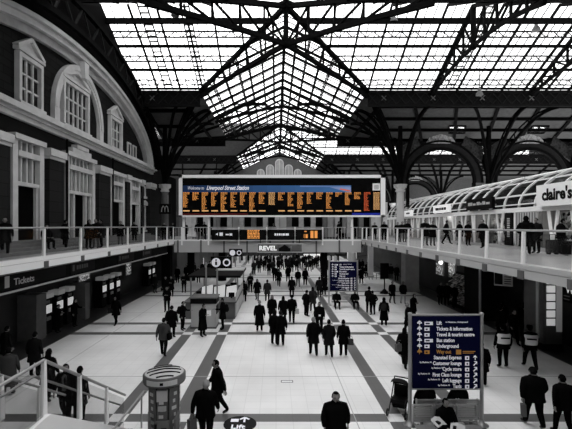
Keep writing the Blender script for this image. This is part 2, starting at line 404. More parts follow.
# doors
ND = [0]
def doorway(y0, y1, zt, zo, nx, stepped=False, cw=.4):
    ND[0] += 1
    r = sempty('door_%d' % ND[0])
    p = MB(); fz(p, y0, y1, 5.25, zo, .01, .05); p.build('opening', M_DARK, r)
    p = MB(); fz(p, y0, y1, zo+.15, zt-.95, .01, .05); fz(p, y0+.1, y1-.1, zt-.7, zt-.1, .02, .06); p.build('transom_pane', M_WINDOW, r)
    f = MB(); fz(f, y0-cw, y0, 5.0, zt, 0, .35); fz(f, y1, y1+cw, 5.0, zt, 0, .35); fz(f, y0, y1, zo, zo+.2, 0, .3); fz(f, y0, y1, zt-.95, zt-.65, 0, .4)
    fz(f, y0-cw, y1+cw, zt-.12, zt+.15, 0, .5)
    if stepped: m_ = (y0+y1)/2; fz(f, m_-1.3, m_+1.3, zt+.1, zt+.5, 0, .4); fz(f, m_-.8, m_+.8, zt+.5, zt+.75, 0, .45)
    f.build('frame', M_STONE, r)
    g = MB()
    for i in range(1, nx): y = y0+(y1-y0)*i/nx; fz(g, y-.07, y+.07, zo+.15, zt-.1, .03, .22)
    fz(g, y0, y0+.14, 5.25, zo, .03, .22); fz(g, y1-.14, y1, 5.25, zo, .03, .22)
    if stepped:
        for y in (y0+(y1-y0)*.24, y0+(y1-y0)*.76): fz(g, y-.09, y+.09, 5.25, zo, .03, .25)
    g.build('mullion', M_STONE, r)
doorway(20.4, 22.3, 10.55, 8.1, 4)
doorway(25.5, 28.7, 10.6, 8.1, 6, True)
doorway(32.3, 34.4, 10.3, 8.0, 3)
doorway(36.5, 38.4, 10.3, 8.0, 3)
doorway(14.5, 17.2, 10.55, 8.1, 4)
sash(40.1, 40.9, 5.6, 7.9, 1, 1, ped=.4, cw=.14, d=.15)
sash(40.1, 40.9, 9.0, 9.9, 1, 1, ped=0, cw=.14, d=.15)
for i, (y0, y1) in enumerate([(18.2,19.7),(23.1,24.7),(29.6,31.6),(35.1,35.9),(39.0,39.6),(41.6,43.3)]):
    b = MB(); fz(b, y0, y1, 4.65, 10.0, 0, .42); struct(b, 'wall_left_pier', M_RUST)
    b = MB(); fz(b, y0-.04, y1+.04, 9.9, 10.08, 0, .48); fz(b, y0-.1, y1+.1, 10.08, 10.5, 0, .58); struct(b, 'trim_%d' % (13+i), M_STONE)
# steps up to the building doors
for i in range(4):
    struct(MB().box(FX, FX+1.95-.42*i, 12, 41, 4.65+.15*i, 4.8+.15*i), 'floor_step', mat('step_stone', .16, .8, var=.1))
# drain pipes
for i, y in enumerate((24.9, 31.9)):
    tag(MB().tube((FX+.5,y,4.7),(FX+.5,y,11.4),.07).build('drainpipe', M_IRON), ('dark drainpipe left of the stepped doorway' if i == 0 else 'dark drainpipe right of the stepped doorway'), 'drainpipe')

# ================================================================== LOWER LEVEL SIDES
struct(MB().box(-13.9, -13.4, -3, 60, 0, 4.3), 'wall_left_lower', mat('dark_shop_front', .022, .5, var=.4, vscale=.6))
struct(MB().box(14.6, 15.1, -3, 60, 0, 4.3), 'wall_right_lower', mat('dark_shop_front_right', .022, .5, var=.4, vscale=.6))
struct(MB().box(-22.5, -22, 43.3, 88.6, 0, 23.5), 'wall_left_far', M_DARK2)
struct(MB().box(-13.4, -10.9, 44, 80, 0, 4.2), 'wall_kiosk_left', mat('shuttered_front', .05, .5, var=.5, vscale=.4))
struct(MB().box(56, 56.5, -3, 88.6, 0, 23.5), 'wall_right_far', M_DARK)
struct(MB().box(-22, 56, -3.5, -3, 0, 24), 'wall_rear', M_OFFW)
# far gable wall
b = MB(); b.prism([(-22,88,0),(56,88,0),(56,88,18),(14.4,88,18),(8.7,88,18.6),(.75,88,22.4),(-7.2,88,18.6),(-13,88,18),(-22,88,18)], (0,.6,0)); struct(b, 'wall_back', M_GABLE)
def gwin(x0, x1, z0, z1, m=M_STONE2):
    NW[0] += 1; r = sempty('window_%d' % NW[0]); n = 10; xm = (x0+x1)/2; R = (x1-x0)/2
    pts = [(x0,87.9,z0),(x1,87.9,z0)]+[(xm+R*math.cos(PI*i/n),87.9,z1-R+R*math.sin(PI*i/n)) for i in range(n+1)]
    MB().prism(pts, (0,-.1,0)).build('pane', M_LIT2 if m is None else m, r)
    f = MB(); f.path([(p[0],87.75,p[2]) for p in pts]+[(x0,87.75,z0)], .2, .28, up=(0,1,0)); f.bar((xm,87.75,z0),(xm,87.75,z1),.12); f.build('frame', M_STONE, r)
for x0, w_, z0, z1 in [(-3.9,1.5,13,18.4),(-1.9,1.6,13,19.4),(.1,1.7,13,20.6),(2.2,1.6,13,19.4),(4.2,1.5,13,18.4),(6.2,1.2,13,16.4),(-5.8,1.2,13,16.4)]: gwin(x0-.2, x0-.2+w_, z0, z1)
for i in range(20):     # tall bays low on the far wall
    x = -21+2.6*i
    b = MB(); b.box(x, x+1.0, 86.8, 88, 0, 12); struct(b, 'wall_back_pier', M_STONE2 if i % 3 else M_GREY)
    NW[0] += 1; r = sempty('window_%d' % NW[0]); MB().box(x+1.1, x+2.5, 99.8, 87.95, 2, 11.5).build('pane', M_DARK if i % 4 else M_OFFW, r); MB().box(x+1.1,x+2.5,87.6,87.8,1.8,2.1).build('sill', M_OFFW, r)

# ================================================================== ROOF
EX0, EX1, RX = -7.2, 8.7, .75
EZ, RZ = 18.8, 22.7
SOL = 16.3
CXL, CXR, CY = -11.8, 13.2, 42.5
def glazed(name, e0, e1, r1, r0, thin=.7, thick=2.1, full=True):
    """slope between eave edge e0-e1 and ridge edge r0-r1 (quad e0,e1,r1,r0)"""
    e0, e1, r1, r0 = map(Vector, (e0, e1, r1, r0))
    root = sempty(name)
    g = MB(); g.quad(e0, e1, r1, r0); g.build('glass', M_PANE, root)
    L = (e1-e0).length; ed = (e1-e0).normalized(); dn = (r0-e0) - ed*((r0-e0).dot(ed)); H = dn.length; dn.normalize()
    s0 = (r0-e0).dot(ed); s1 = (r1-e0).dot(ed)
    nrm = ed.cross(dn).normalized()
    if nrm.z < 0: nrm = -nrm
    lo_, hi_ = min(0, s0), max(L, s1)
    def span(s):          # extent of a rafter at position s
        t0, t1 = 0, H
        if s < 0: t0 = H*s/s0 if s0 else 0
        elif s0 > 0 and s < s0: t1 = H*s/s0
        if s > L: t0 = H*(s-L)/(s1-L)
        elif s1 < L and s > s1: t1 = H*(L-s)/(L-s1)
        return t0, t1
    bars = MB(); raf = MB(); k = int(math.ceil(lo_/thin))
    while k*thin < hi_:
        s = k*thin; t0, t1 = span(s); base = e0+ed*s
        if t1-t0 > .3:
            if k % 3 == 0: raf.bar(base+dn*t0-nrm*.12, base+dn*t1-nrm*.12, .13, .22, up=nrm)
            else: bars.bar(base+dn*t0-nrm*.03, base+dn*t1-nrm*.03, .05, .07, up=nrm)
        k += 1
    bars.build('glazing_bars', M_IRON2, root); raf.build('rafters', M_IRON, root)
    pur = MB(); lat = MB()
    for fr, kind in ((.06,'g'),(.5,'b')) if not full else ((.06,'g'),(.17,'l'),(.30,'b'),(.47,'l'),(.58,'b'),(.74,'l'),(.86,'h')):
        t_ = H*fr
        a_ = s0*fr if s0 > 0 else (s0*fr if s0 < 0 else 0); c_ = L+(s1-L)*fr
        P, Q = e0+ed*a_+dn*t_, e0+ed*c_+dn*t_
        if kind == 'b': pur.bar(P-nrm*.1, Q-nrm*.1, .2, .2)
        elif kind == 'h': pur.bar(P-nrm*.3, Q-nrm*.3, .2, .42)
        elif kind == 'g': pur.bar(P-nrm*.2, Q-nrm*.2, .12, .2)
        else:
            lat.bar(P-nrm*.12, Q-nrm*.12, .09, .1); U = Vector((0,0,-.55)); lat.bar(P+U, Q+U, .09, .1)
            n = max(2, int((Q-P).length/.55)); 
            for i in range(n):
                A = P+(Q-P)*(i/n); B = P+(Q-P)*((i+1)/n)
                if i % 2: lat.bar(A-nrm*.12, B+U, .06)
                else: lat.bar(A+U, B-nrm*.12, .06)
    pur.build('purlins', M_IRON, root); lat.build('lattice_purlins', M_IRON2, root)
    return root
# transept 1 (over the near hall): axis Y=30, transept 2: axis Y=65
XE0, XE1 = -13.2, 56
for ti, (ya, ym, yb, xl) in enumerate(((22,30,38,XE0),(57,65,73,-22))):
    if ti == 0: glazed('ceiling_transept_far_left', (xl,yb,EZ),(EX0,yb,EZ),(RX,ym,RZ),(xl,ym,RZ))
    else:
        b = MB(); b.quad((xl,yb,EZ),(EX0,yb,EZ),(RX,ym,RZ),(xl,ym,RZ)); struct(b, 'ceiling_transept_far_left', M_SOFFIT)
    glazed('ceiling_transept_far_right', (EX1,yb,EZ),(XE1,yb,EZ),(XE1,ym,RZ),(RX,ym,RZ))
    glazed('ceiling_transept_near_left', (xl,ya,EZ),(EX0,ya,EZ),(RX,ym,RZ),(xl,ym,RZ), thin=1.4, full=False)
    glazed('ceiling_transept_near_right', (EX1,ya,EZ),(XE1,ya,EZ),(XE1,ym,RZ),(RX,ym,RZ), thin=1.4, full=False)
# nave pieces: trapezoids between the valleys
for nm, X in (('left', EX0), ('right', EX1)):
    glazed('ceiling_nave_'+nm, (X,38,EZ),(X,57,EZ),(RX,65,RZ),(RX,30,RZ), thin=.8)
    glazed('ceiling_nave_far_'+nm, (X,73,EZ),(X,88,EZ),(RX,88,RZ),(RX,65,RZ), thin=1.6)
    glazed('ceiling_nave_near_'+nm, (X,-3,EZ),(X,22,EZ),(RX,30,RZ),(RX,-3,RZ), thin=1.8, full=False)
# solid soffit slopes around the glass
def lerp(p, q, t): return tuple(a+(c-a)*t for a, c in zip(p, q))
HOLE_DONE = []; HOLE_LB = ['small bright rooflight in the dark ceiling above the left arch', 'small bright rooflight in the dark ceiling above the middle arch', 'small rooflight in the dark ceiling above the right arch', 'small rooflight farthest right in the dark ceiling']
def soffit(name, pts, ribs, holes=()):
    b = MB(); A, B, Cc, Dd = pts; nx, ny = (24, 6) if holes else (1, 1)
    for i in range(nx):
        for j in range(ny):
            q = [lerp(lerp(A,B,u/nx), lerp(Dd,Cc,u/nx), v/ny) for u, v in ((i,j),(i+1,j),(i+1,j+1),(i,j+1))]
            cx = sum(p[0] for p in q)/4
            if j == 4 and any(abs(cx-h) < 1.02 for h in holes):
                g = MB(); g.quad(*q); t = thing('rooflight', HOLE_LB[len([1 for h in HOLE_DONE])], 'rooflight', q[3]); HOLE_DONE.append(1)
                g = MB(); g.quad(*[tuple(Vector(p)-Vector(q[3])) for p in q]); g.build('glass', M_PANE, t)
                f = MB(); r_ = [tuple(Vector(p)-Vector(q[3])) for p in q]; f.path(r_+[r_[0]], .14, .3); f.bar(lerp(r_[0],r_[1],.5), lerp(r_[3],r_[2],.5), .1, .2); f.build('frame', M_IRON, t)
                continue
            b.quad(*q)
    o = struct(b, name, M_SOFFIT)
    b = MB()
    for p, q, w_ in ribs: b.bar(p, q, w_, .3)
    b.build('ribs', M_IRON, o); return o
def lerp(p, q, t): return tuple(a+(c-a)*t for a, c in zip(p, q))
def strip(name, A, B, Cc, Dd, n, rows=3, holes=()):      # A-B upper edge, D-C lower edge
    ribs = [(lerp(A,B,i/n), lerp(Dd,Cc,i/n), .3) for i in range(n+1)] + [(lerp(A,Dd,j/rows), lerp(B,Cc,j/rows), .3) for j in range(1, rows+1)]
    ribs = [((p[0],p[1],p[2]-.12),(q[0],q[1],q[2]-.12),w_) for p, q, w_ in ribs]
    return soffit(name, [A,B,Cc,Dd], ribs, holes)
VY = 47.5
for (nm, ye, yv) in (('a',38,VY),('b',57,VY),('c',73,80),('d',22,13.4)):
    strip('ceiling_aisle_right', (EX1,ye,EZ),(56,ye,EZ),(56,yv,SOL),(13.4,yv,SOL), 11, 4, (20.3, 29.8) if nm == 'a' else ())
    xl = -13.2 if nm in 'ad' else -22
    strip('ceiling_aisle_left', (xl,ye,EZ),(EX0,ye,EZ),(-12,yv,SOL),(xl,yv,SOL), 1 if nm in 'ad' else 3)
for sgn, xe, xo in ((-1,EX0,-12),(1,EX1,13.4)):
    strip('ceiling_nave_aisle', (xe,38,EZ),(xe,57,EZ),(xo,VY+.01,SOL),(xo,VY,SOL), 3)
    strip('ceiling_nave_aisle', (xe,73,EZ),(xe,88,EZ),(xo,88,SOL),(xo,80,SOL), 3)
    strip('ceiling_nave_aisle', (xe,-3,EZ),(xe,22,EZ),(xo,13.4,SOL),(xo,-3,SOL), 4)
struct(MB().box(13.4, 56, -3, 13.4, SOL, SOL+.05), 'ceiling_right_near', M_PANE)  # unseen near bay, glazed to let more daylight onto the right floor
struct(MB().box(-13.6, -12, -3, 13.4, SOL, SOL+.2), 'ceiling_left_near', M_SOFFIT)
struct(MB().box(13.4, 56, 80, 88, SOL, SOL+.2), 'ceiling_right_back', M_SOFFIT)
struct(MB().box(-22, -12, 80, 88, SOL, SOL+.2), 'ceiling_left_back', M_SOFFIT)
# eave girders
def girder(label, x0, x1, y, g=None):
    t = thing('eave_girder', label, 'girder', (x0, y, 17.35), group=g)
    b = MB(); b.box(0,x1-x0,-.15,.15,0,.22); b.box(0,x1-x0,-.15,.15,1.25,1.5); b.box(0,x1-x0,-.03,.03,.2,1.3); b.build('plates', M_GIRD, t)
    w = MB(); n = int((x1-x0)/.9)
    for i in range(n):
        a, c = (x1-x0)*i/n, (x1-x0)*(i+1)/n
        w.bar((a,-.09,.2),(c,-.09,1.28),.07); w.bar((a,-.09,1.28),(c,-.09,.2),.07)
    w.build('lattice', M_IRON2, t)
    r = MB()
    for x in [i*4.65+1.5 for i in range(int((x1-x0)/4.65))]:
        for k in range(4):
            a = PI/4+PI/2*k; r.bar((x,-.2,.75),(x+.3*math.cos(a),-.2,.75+.3*math.sin(a)),.12,.05)
    if len(r.v): r.build('cross_boss', M_GREY, t)
girder('long dark eave girder on the right below the bright roof glass', EX1, 56, 38)
girder('short dark eave girder on the left beside the brick building', -13.2, EX0, 38)
girder('far right eave girder under the second roof, seen through the arches', EX1, 56, 73)
girder('far left eave girder of the second roof behind the left column', -22, EX0, 73)
girder('near eave girder of the second roof beyond the right arches', EX1, 56, 57)
girder('near eave girder of the second roof on the far left', -22, EX0, 57)
# trusses
struct(MB().box(RX-.14, RX+.14, 30, 88, RZ-.45, RZ-.1), 'ceiling_ridge_beam', M_IRON)
def truss(label, A, B, zt, zb, base, n=6, w_=.26, king=True, arch=.0, group=None, ze=EZ):
    """A,B plan end points; top chord follows a straight pitch to zt at the middle; bottom chord to zb"""
    A = Vector((A[0],A[1],0)); B = Vector((B[0],B[1],0)); mid = (A+B)/2
    t = thing('roof_truss', label, 'truss', (mid.x, mid.y, base), group=group)
    a = A-mid; bb = B-mid
    def top(s): p = a.lerp(bb, s); k = 1-abs(2*s-1); return Vector((p.x,p.y, ze+(zt-ze)*k - base))
    def bot(s): p = a.lerp(bb, s); k = 1-abs(2*s-1); return Vector((p.x,p.y, ze-.5+(zb-ze+.5)*(1-(1-k)**(1+arch)) - base))
    N = 2*n; up = (bb-a).cross(Vector((0,0,1))).normalized()
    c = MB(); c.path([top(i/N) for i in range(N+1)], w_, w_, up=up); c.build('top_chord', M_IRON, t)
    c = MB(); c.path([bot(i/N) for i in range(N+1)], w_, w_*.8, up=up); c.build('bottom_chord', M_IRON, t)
    c = MB()
    for i in range(N):
        if i < n: c.bar(top(i/N), bot((i+1)/N), .13); c.bar(bot((i+1)/N), top((i+1)/N), .15)
        else: c.bar(bot(i/N), top((i+1)/N), .13); c.bar(bot(i/N), top(i/N), .15)
    c.build('web', M_IRON, t)
    if king: c = MB(); c.tube(bot(.5)+Vector((0,0,-.25)), top(.5), .2); c.sphere(bot(.5), .28); c.build('king_post', M_IRON, t)
    return t
truss('diagonal valley truss of the near roof crossing, far left to near right', (EX0,38), (EX1,22), RZ-.2, 19.6, 19, n=5, w_=.32, arch=.25)
truss('diagonal valley truss of the near roof crossing, far right to near left', (EX1,38), (EX0,22), RZ-.2, 19.6, 19, n=5, w_=.32, arch=.25, king=False)
truss('diagonal valley truss of the second roof crossing, rising from far left', (EX0,73), (EX1,57), RZ-.2, 19.6, 19, n=5, w_=.3, arch=.2)
truss('diagonal valley truss of the second roof crossing, rising from far right', (EX1,73), (EX0,57), RZ-.2, 19.6, 19, n=5, w_=.3, arch=.2, king=False)
for y, lb in ((47.5,'first'),(57,'second'),(73,'third'),(81,'last')):
    truss('%s dark truss across the central glazed roof, counted from the near crossing' % lb, (EX0,y), (EX1,y), RZ-.2, 20.2, 19, n=4, w_=.32, arch=.3, group='trusses across the central roof')
for x, lb in ((14.8,'leftmost of the three arched trusses under the right roof glass'),(24.2,'middle of the three arched trusses under the right roof glass'),(33.6,'rightmost of the three arched trusses under the right roof glass')):
    truss(lb, (x,38), (x,22), RZ-.2, 19.5, 19, n=5, w_=.26, arch=1.2, group='arched trusses of the right transept')
# ------------------------------------------------------------------ columns with fan brackets
def curve_pts(p, q, bulge, n=10):
    p, q = Vector(p), Vector(q); r = []
    for i in range(n+1):
        s = i/n; v = p.lerp(q, s); v.z = p.z+(q.z-p.z)*(math.sin(s*PI/2)**bulge); r.append(v)
    return r
def column(label, X, Y, full, brs, z0=DZ):
    t = thing('iron_column', label, 'column', (X, Y, z0)); h = 10.4-z0
    r = .42 if full else .38
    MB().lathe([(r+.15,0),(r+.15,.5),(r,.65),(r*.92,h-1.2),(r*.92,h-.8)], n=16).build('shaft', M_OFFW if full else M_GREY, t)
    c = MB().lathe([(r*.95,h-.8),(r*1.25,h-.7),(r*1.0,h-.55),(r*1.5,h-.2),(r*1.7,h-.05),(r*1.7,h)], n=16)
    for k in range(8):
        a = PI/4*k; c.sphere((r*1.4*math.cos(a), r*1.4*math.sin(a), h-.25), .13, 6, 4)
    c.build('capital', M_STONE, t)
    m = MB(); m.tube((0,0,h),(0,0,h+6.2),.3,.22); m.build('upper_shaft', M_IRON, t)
    for (tx, ty, tz, bg) in brs:
        b = MB(); P = (0,0,h+.05); Q = (tx-X, ty-Y, tz-z0); pts = curve_pts(P, Q, bg); d = Vector((Q[0],Q[1],0)).cross(Vector((0,0,1))).normalized()
        b.path(pts, .26, .2, up=d)
        pts2 = curve_pts((0,0,h+.05), (Q[0]*.97,Q[1]*.97,Q[2]+.1), bg*.72); b.path(pts2, .12, .12, up=d)
        for i in range(2, 10, 2): b.bar(pts[i], pts2[i], .08)
        b.build('bracket', M_IRON, t)
    return t
column('grey column with leafy capital in front of the glass-roofed shops', CXR, CY, True,
       [(14.6,38,17.4,1.0),(EX1,38,18.3,1.0),(EX1+.3,48,18.2,.9),(EX1,43,18.4,.75),(14,47.5,16.2,.8),(2.5,47.2,20.3,.62)])
column('dark column with pale capital at the far corner of the brick building', CXL, CY, False,
       [(-12.8,38,17.4,1.0),(EX0,38,18.3,1.0),(EX0-.3,48,18.2,.9),(EX0,43,18.4,.75),(-12.4,47.5,16.2,.8),(-1.0,47.2,20.3,.62),(-9.5,38.2,17.4,.8)])
for i, x in enumerate((22.6, 32.0, 41.4)):
    column('%s dark roof column rising behind the glass-roofed shops' % ('left','middle','right')[i], x, CY, False,
           [(x+1.3,38,17.4,1.0),(x+4.5,38.3,17.4,.9),(x-3.6,38.3,17.4,.9),(x,47.5,16.2,.8)])
for i, (x, y) in enumerate(((-11.8,77.5),(13.2,77.5),(22.6,77.5),(32,77.5))):
    column(('far left column of the second row beyond the departure board','far right column of the second row beyond the departure board','second row column seen through the left arch','second row column seen through the right arch')[i], x, y, False,
           [(x+(4.4 if x < 0 else -4.4),73,18.3,1.0),(x+4.3,y,15.6,.6),(x-4.3,y,15.6,.6),(x+1,73,17.4,1)])
# ------------------------------------------------------------------ pierced spandrel arches between the columns
def arch(label, x0, x1, Y):
    R = 3.45; xm = (x0+x1)/2-.4; zc = 10.6
    t = thing('spandrel_arch', label, 'arch', (xm, Y, zc))
    def ring(r0, r1, y0, y1, n=28):
        b = MB()
        for i in range(n):
            A, B = PI*i/n, PI*(i+1)/n; v = []
            for y in (y0, y1):
                for a, r in ((A,r0),(B,r0),(B,r1),(A,r1)): v.append((r*math.cos(a), y, r*math.sin(a)))
            b.add(v, [(0,1,2,3),(7,6,5,4),(0,4,5,1),(3,2,6,7)])
        return b
    ring(R, R+.28, -.15, .15).build('inner_rib', M_IRON, t); ring(R+.85, R+1.05, -.15, .15).build('outer_rib', M_IRON, t)
    ring(R+.28, R+.85, -.04, .04).build('perforated_web', M_IRON2, t)
    for s in (-1, 1): MB().box(s*R-.2 if s < 0 else R-.08, s*R+.08 if s < 0 else R+.2, -.15, .15, -2.6, 0).build('leg', M_IRON, t)
    p = MB(); p.prism([(-1.6,-.1,R+.7),(1.6,-.1,R+.7),(1.2,-.1,R+1.35),(0,-.1,R+1.7),(-1.2,-.1,R+1.35)], (0,.12,0)); p.build('crown_panel', mat('pierced_panel', .2, .6, var=.8, vscale=5), t)
    for s in (-1, 1): MB().prism([(s*2.2,-.1,R+.5),(s*4.3,-.1,R-1.2),(s*4.55,-.1,R+.1),(s*2.6,-.1,R+1.5)], (0,.12,0)).build('side_panel', mat('pierced_panel_dark', .02, .6, var=.8, vscale=5), t)
    # small rooflight gablet above
    return t
arch('left pierced iron arch behind the glass-roofed shops', 13.2, 22.6, CY)
arch('middle pierced iron arch behind the glass-roofed shops', 22.6, 32.0, CY)
arch('right pierced iron arch behind the shops at the frame edge', 32.0, 41.4, CY)
arch('far pierced arch seen through the left opening', 13.2, 22.6, 77.5)
arch('far pierced arch seen through the middle opening', 22.6, 32.0, 77.5)
# pendant lamps
for i, (px, py, D, lb) in enumerate([(175,12,31,'white bell-shaped lamp hanging high at the upper left of the roof'),(393.5,18,31,'white bell-shaped lamp hanging high right of the roof centre'),(479.5,92,36.5,'white bell-shaped lamp hanging by the right eave girder'),(536,27,31.5,'white bell-shaped lamp hanging high at the upper right of the roof')]):
    x, z = (px-276)*D/400, 6+(226-py)*D/400
    t = thing('pendant_lamp', lb, 'lamp', (x, D, z), group='roof lamps')
    MB().lathe([(.33,-.3),(.28,-.1),(.14,.1),(.1,.35),(.02,.4)], n=14).build('shade', M_GREY, t)
    MB().tube((0,0,.35),(0,0,min(2.2, RZ-z-.3)),.04).build('stem', M_IRON, t)
# roof gantry ladders seen through the glass
for i, (x, lb) in enumerate(((-10.2,'leftmost maintenance gantry lying on the left roof glass'),(-7.0,'maintenance gantry on the left roof glass nearer the crossing'),(16.5,'maintenance gantry lying on the right roof glass'))):
    t = thing('roof_gantry', lb, 'gantry', (x, 34, 21.0), group='roof gantries')
    sl = (EZ-RZ)/8
    r = MB(); 
    for s in (-.35, .35): r.bar((s,-3.6,-3.6*sl+.1),(s,4,4*sl+.1),.08,.15)
    r.build('rail', M_IRON2, t)
    s_ = MB()
    for k in range(16): y = -3.5+.47*k; s_.box(-.35,.35,y,y+.2,y*sl+.05,y*sl+.1)
    s_.build('tread', M_GREY, t)
# ================================================================== GLASS-ROOFED SHOPS (right, upper level)
SX = 14.0
def barrel_pt(y, t_, k=0): return (17.5-(3.5+k)*math.cos(t_), y, 7+(2.2+k)*math.sin(t_))
mall = thing('shop_arcade', 'long row of shops with white framed barrel glass roof on the right walkway', 'shops', (SX, 8, DZ))
MY0, MY1 = 8, 50
def rel(mb): mb.v = [(x-SX, y-MY0, z-DZ) for x, y, z in mb.v]; return mb
g = MB(); n = 10
for i in range(n):
    a, b_ = PI/2*i/n, PI/2*(i+1)/n
    g.quad(barrel_pt(MY0,a), barrel_pt(MY1,a), barrel_pt(MY1,b_), barrel_pt(MY0,b_))
rel(g).build('roof_glass', M_FROST, mall)
for k in range(29):
    y = MY0+k*1.5
    r = MB(); r.path([barrel_pt(y, PI/2*i/8, .04) for i in range(9)], .11 if k % 3 else .2, .1, up=(0,1,0)); rel(r).build('roof_rib', M_WHITE, mall)
r = MB()
for a in (0, .35, .8, 1.2, 1.5): p, q = barrel_pt(MY0, a, .05), barrel_pt(MY1, a, .05); r.bar(p, q, .09, .09)
rel(r).build('roof_purlin', M_WHITE, mall)
r = MB(); r.prism([barrel_pt(MY0, 1.25, .08), barrel_pt(MY0, 1.4, .16), barrel_pt(MY0, 1.6, .2), (20.0, MY0, 9.25), (20.0, MY0, 9.05), barrel_pt(MY0, 1.5, .02)], (0, MY1-MY0, 0)); rel(r).build('roof_capping', M_WHITE, mall)
r = MB(); r.box(SX-.12, SX+.1, MY0, MY1, 6.78, 7.05); r.box(SX-.2, SX-.1, MY0, MY1, 7.2, 7.26); rel(r).build('fascia', M_WHITE, mall)
r = MB(); r.box(SX-.06, SX+.06, MY0, MY1, DZ, 4.85); rel(r).build('plinth', M_OFFW, mall)
r = MB(); r.box(19.5, 19.7, MY0, MY1, DZ, 9.2); rel(r).build('back_wall', mat('shop_back_wall', .035, .7, var=.9, vscale=.8), mall)
r = MB(); r.box(SX, 19.6, MY0, MY1, 6.98, 7.06); rel(r).build('shop_ceiling', M_OFFW, mall)
r = MB(); r.box(SX, 19.6, MY1-.1, MY1, DZ, 7); rel(r).build('end_wall', M_OFFW, mall)
for y in (24.6, 29.2, 35.2, 41.5): r = MB(); r.box(SX+.3, 19.6, y-.08, y+.08, DZ, 7); rel(r).build('party_wall', M_OFFW if y > 30 else mat('party_wall_grey', .25, .7), mall)
for k in range(10):
    y = 10+4*k; r = MB(); r.box(SX+1.2, SX+1.5, y, y+2.6, 6.88, 6.95); rel(r).build('ceiling_light', M_LIT, mall)
for k in range(26):        # leaning shopfront mullions
    y = 9+1.6*k
    for dy in (-.35, .35) if k % 3 else (.35, 0):
        r = MB(); r.bar((SX,y,4.8),(SX,y+dy,6.8),.1,.12); rel(r).build('mullion', M_WHITE, mall)
for y0, y1 in ((24.8,29),(29.4,35),(35.4,41.3),(41.7,49.8),(21.0,24.4),(12,16.5)):
    r = MB(); r.box(SX-.01, SX+.01, y0, y1, 4.85, 6.78); rel(r).build('shop_window', M_CLEAR, mall)
# things in the shop windows
def shelf(label, x, y0, y1, z, h, m=M_GOODS, gr='display shelves in the upper shops'):
    t = thing('display_shelf', label, 'shelf', (x, y0, z), group=gr)
    MB().box(0,.4,0,y1-y0,0,h).build('goods', m, t)
    f = MB()
    for k in range(5): f.box(-.12,.4,-.03,y1-y0+.03,h*k/4-.02,h*k/4+.02)
    f.box(-.1,.4,-.06,0,0,h); f.box(-.1,.4,y1-y0,y1-y0+.06,0,h); f.build('frame', M_OFFW, t); return t
shelf('goods-filled display shelf inside the nearest shop beneath the big white sign', 15.4, 12, 21.5, DZ, 2.1)
shelf('goods-filled display shelf in the shop left of the dark banner', 15.6, 25.5, 28.7, DZ, 1.9)
shelf('goods-filled display shelf in the shop under the black sign', 16.8, 30, 34.6, DZ, 1.6)
shelf('goods-filled display shelf in the farthest upper shop', 16.4, 42, 49, DZ, 1.8)
for i, (y0, y1, m, lb) in enumerate(((23.5,24.3,M_BLACK,'tall black vertical banner panel in the shopfront behind the standing couple'),(21.3,23.2,M_OFFW,'pale sliding shop shutter right of the tall black banner'))):
    t = thing('shopfront_panel', lb, 'panel', (SX-.12, y0, 4.85)); MB().box(0,.08,0,y1-y0,0,1.95).build('board', m, t)
    q = MB()
    if i == 0:
        for k in range(9): q.box(-.02,0,.25,.5,.5+.13*k,.58+.13*k)
    else:
        for k in range(8): q.box(-.02,0,.1+.23*k,.16+.23*k,.05,1.9)
    q.build('lettering' if i == 0 else 'slats', M_OFFW if i == 0 else M_GREY, t)
def shop_sign(label, y0, y1, z0, z1, board, txt, tm, size, sx=1, x=SX-.3, bold=.02):
    t = thing('shop_sign', label, 'sign', (x, y0, z0))
    MB().box(-.1,.1,0,y1-y0,0,z1-z0).build('board', board, t)
    MB().box(.05,.3,.2,.35,.2,.3).build('bracket', M_STEEL, t)
    if txt: text(txt, size, tm, t, (-.11,(y1-y0)*.5,(z1-z0)*.28), FACE_L, bold=bold, align='CENTER', sx=sx)
    return t
shop_sign('large white shop sign with black lowercase lettering at right frame edge', 17.9, 20.9, 7.0, 8.1, M_WHITE, "claire's", M_BLACK, .8, .95, bold=.03)
shop_sign('black shop sign with pale lettering on the arcade fascia', 25.2, 28.6, 7.12, 7.85, M_BLACK, '', M_OFFW, .4)
t = bpy.data.objects['shop_sign.001']; b = MB()
for i, (a, c) in enumerate(((.25,.7),(.8,1.15),(1.25,1.4),(1.5,1.9),(2.05,2.4),(2.5,3.1))): b.box(-.115,-.1,a,c,.28,.5 if i % 2 else .42)
b.build('lettering', M_OFFW, t)
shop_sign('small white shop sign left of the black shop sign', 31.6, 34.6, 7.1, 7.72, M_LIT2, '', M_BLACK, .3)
t = bpy.data.objects['shop_sign.002']; b = MB()
for a, c in ((.4,.8),(.9,1.3),(1.4,1.7),(1.8,2.5)): b.box(-.115,-.1,a,c,.2,.42)
b.build('lettering', M_BLACK, t)
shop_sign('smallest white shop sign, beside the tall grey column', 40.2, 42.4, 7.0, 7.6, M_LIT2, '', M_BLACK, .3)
t = bpy.data.objects['shop_sign.003']; MB().box(-.115,-.1,.5,1.6,.2,.4).build('lettering', M_GREY, t)

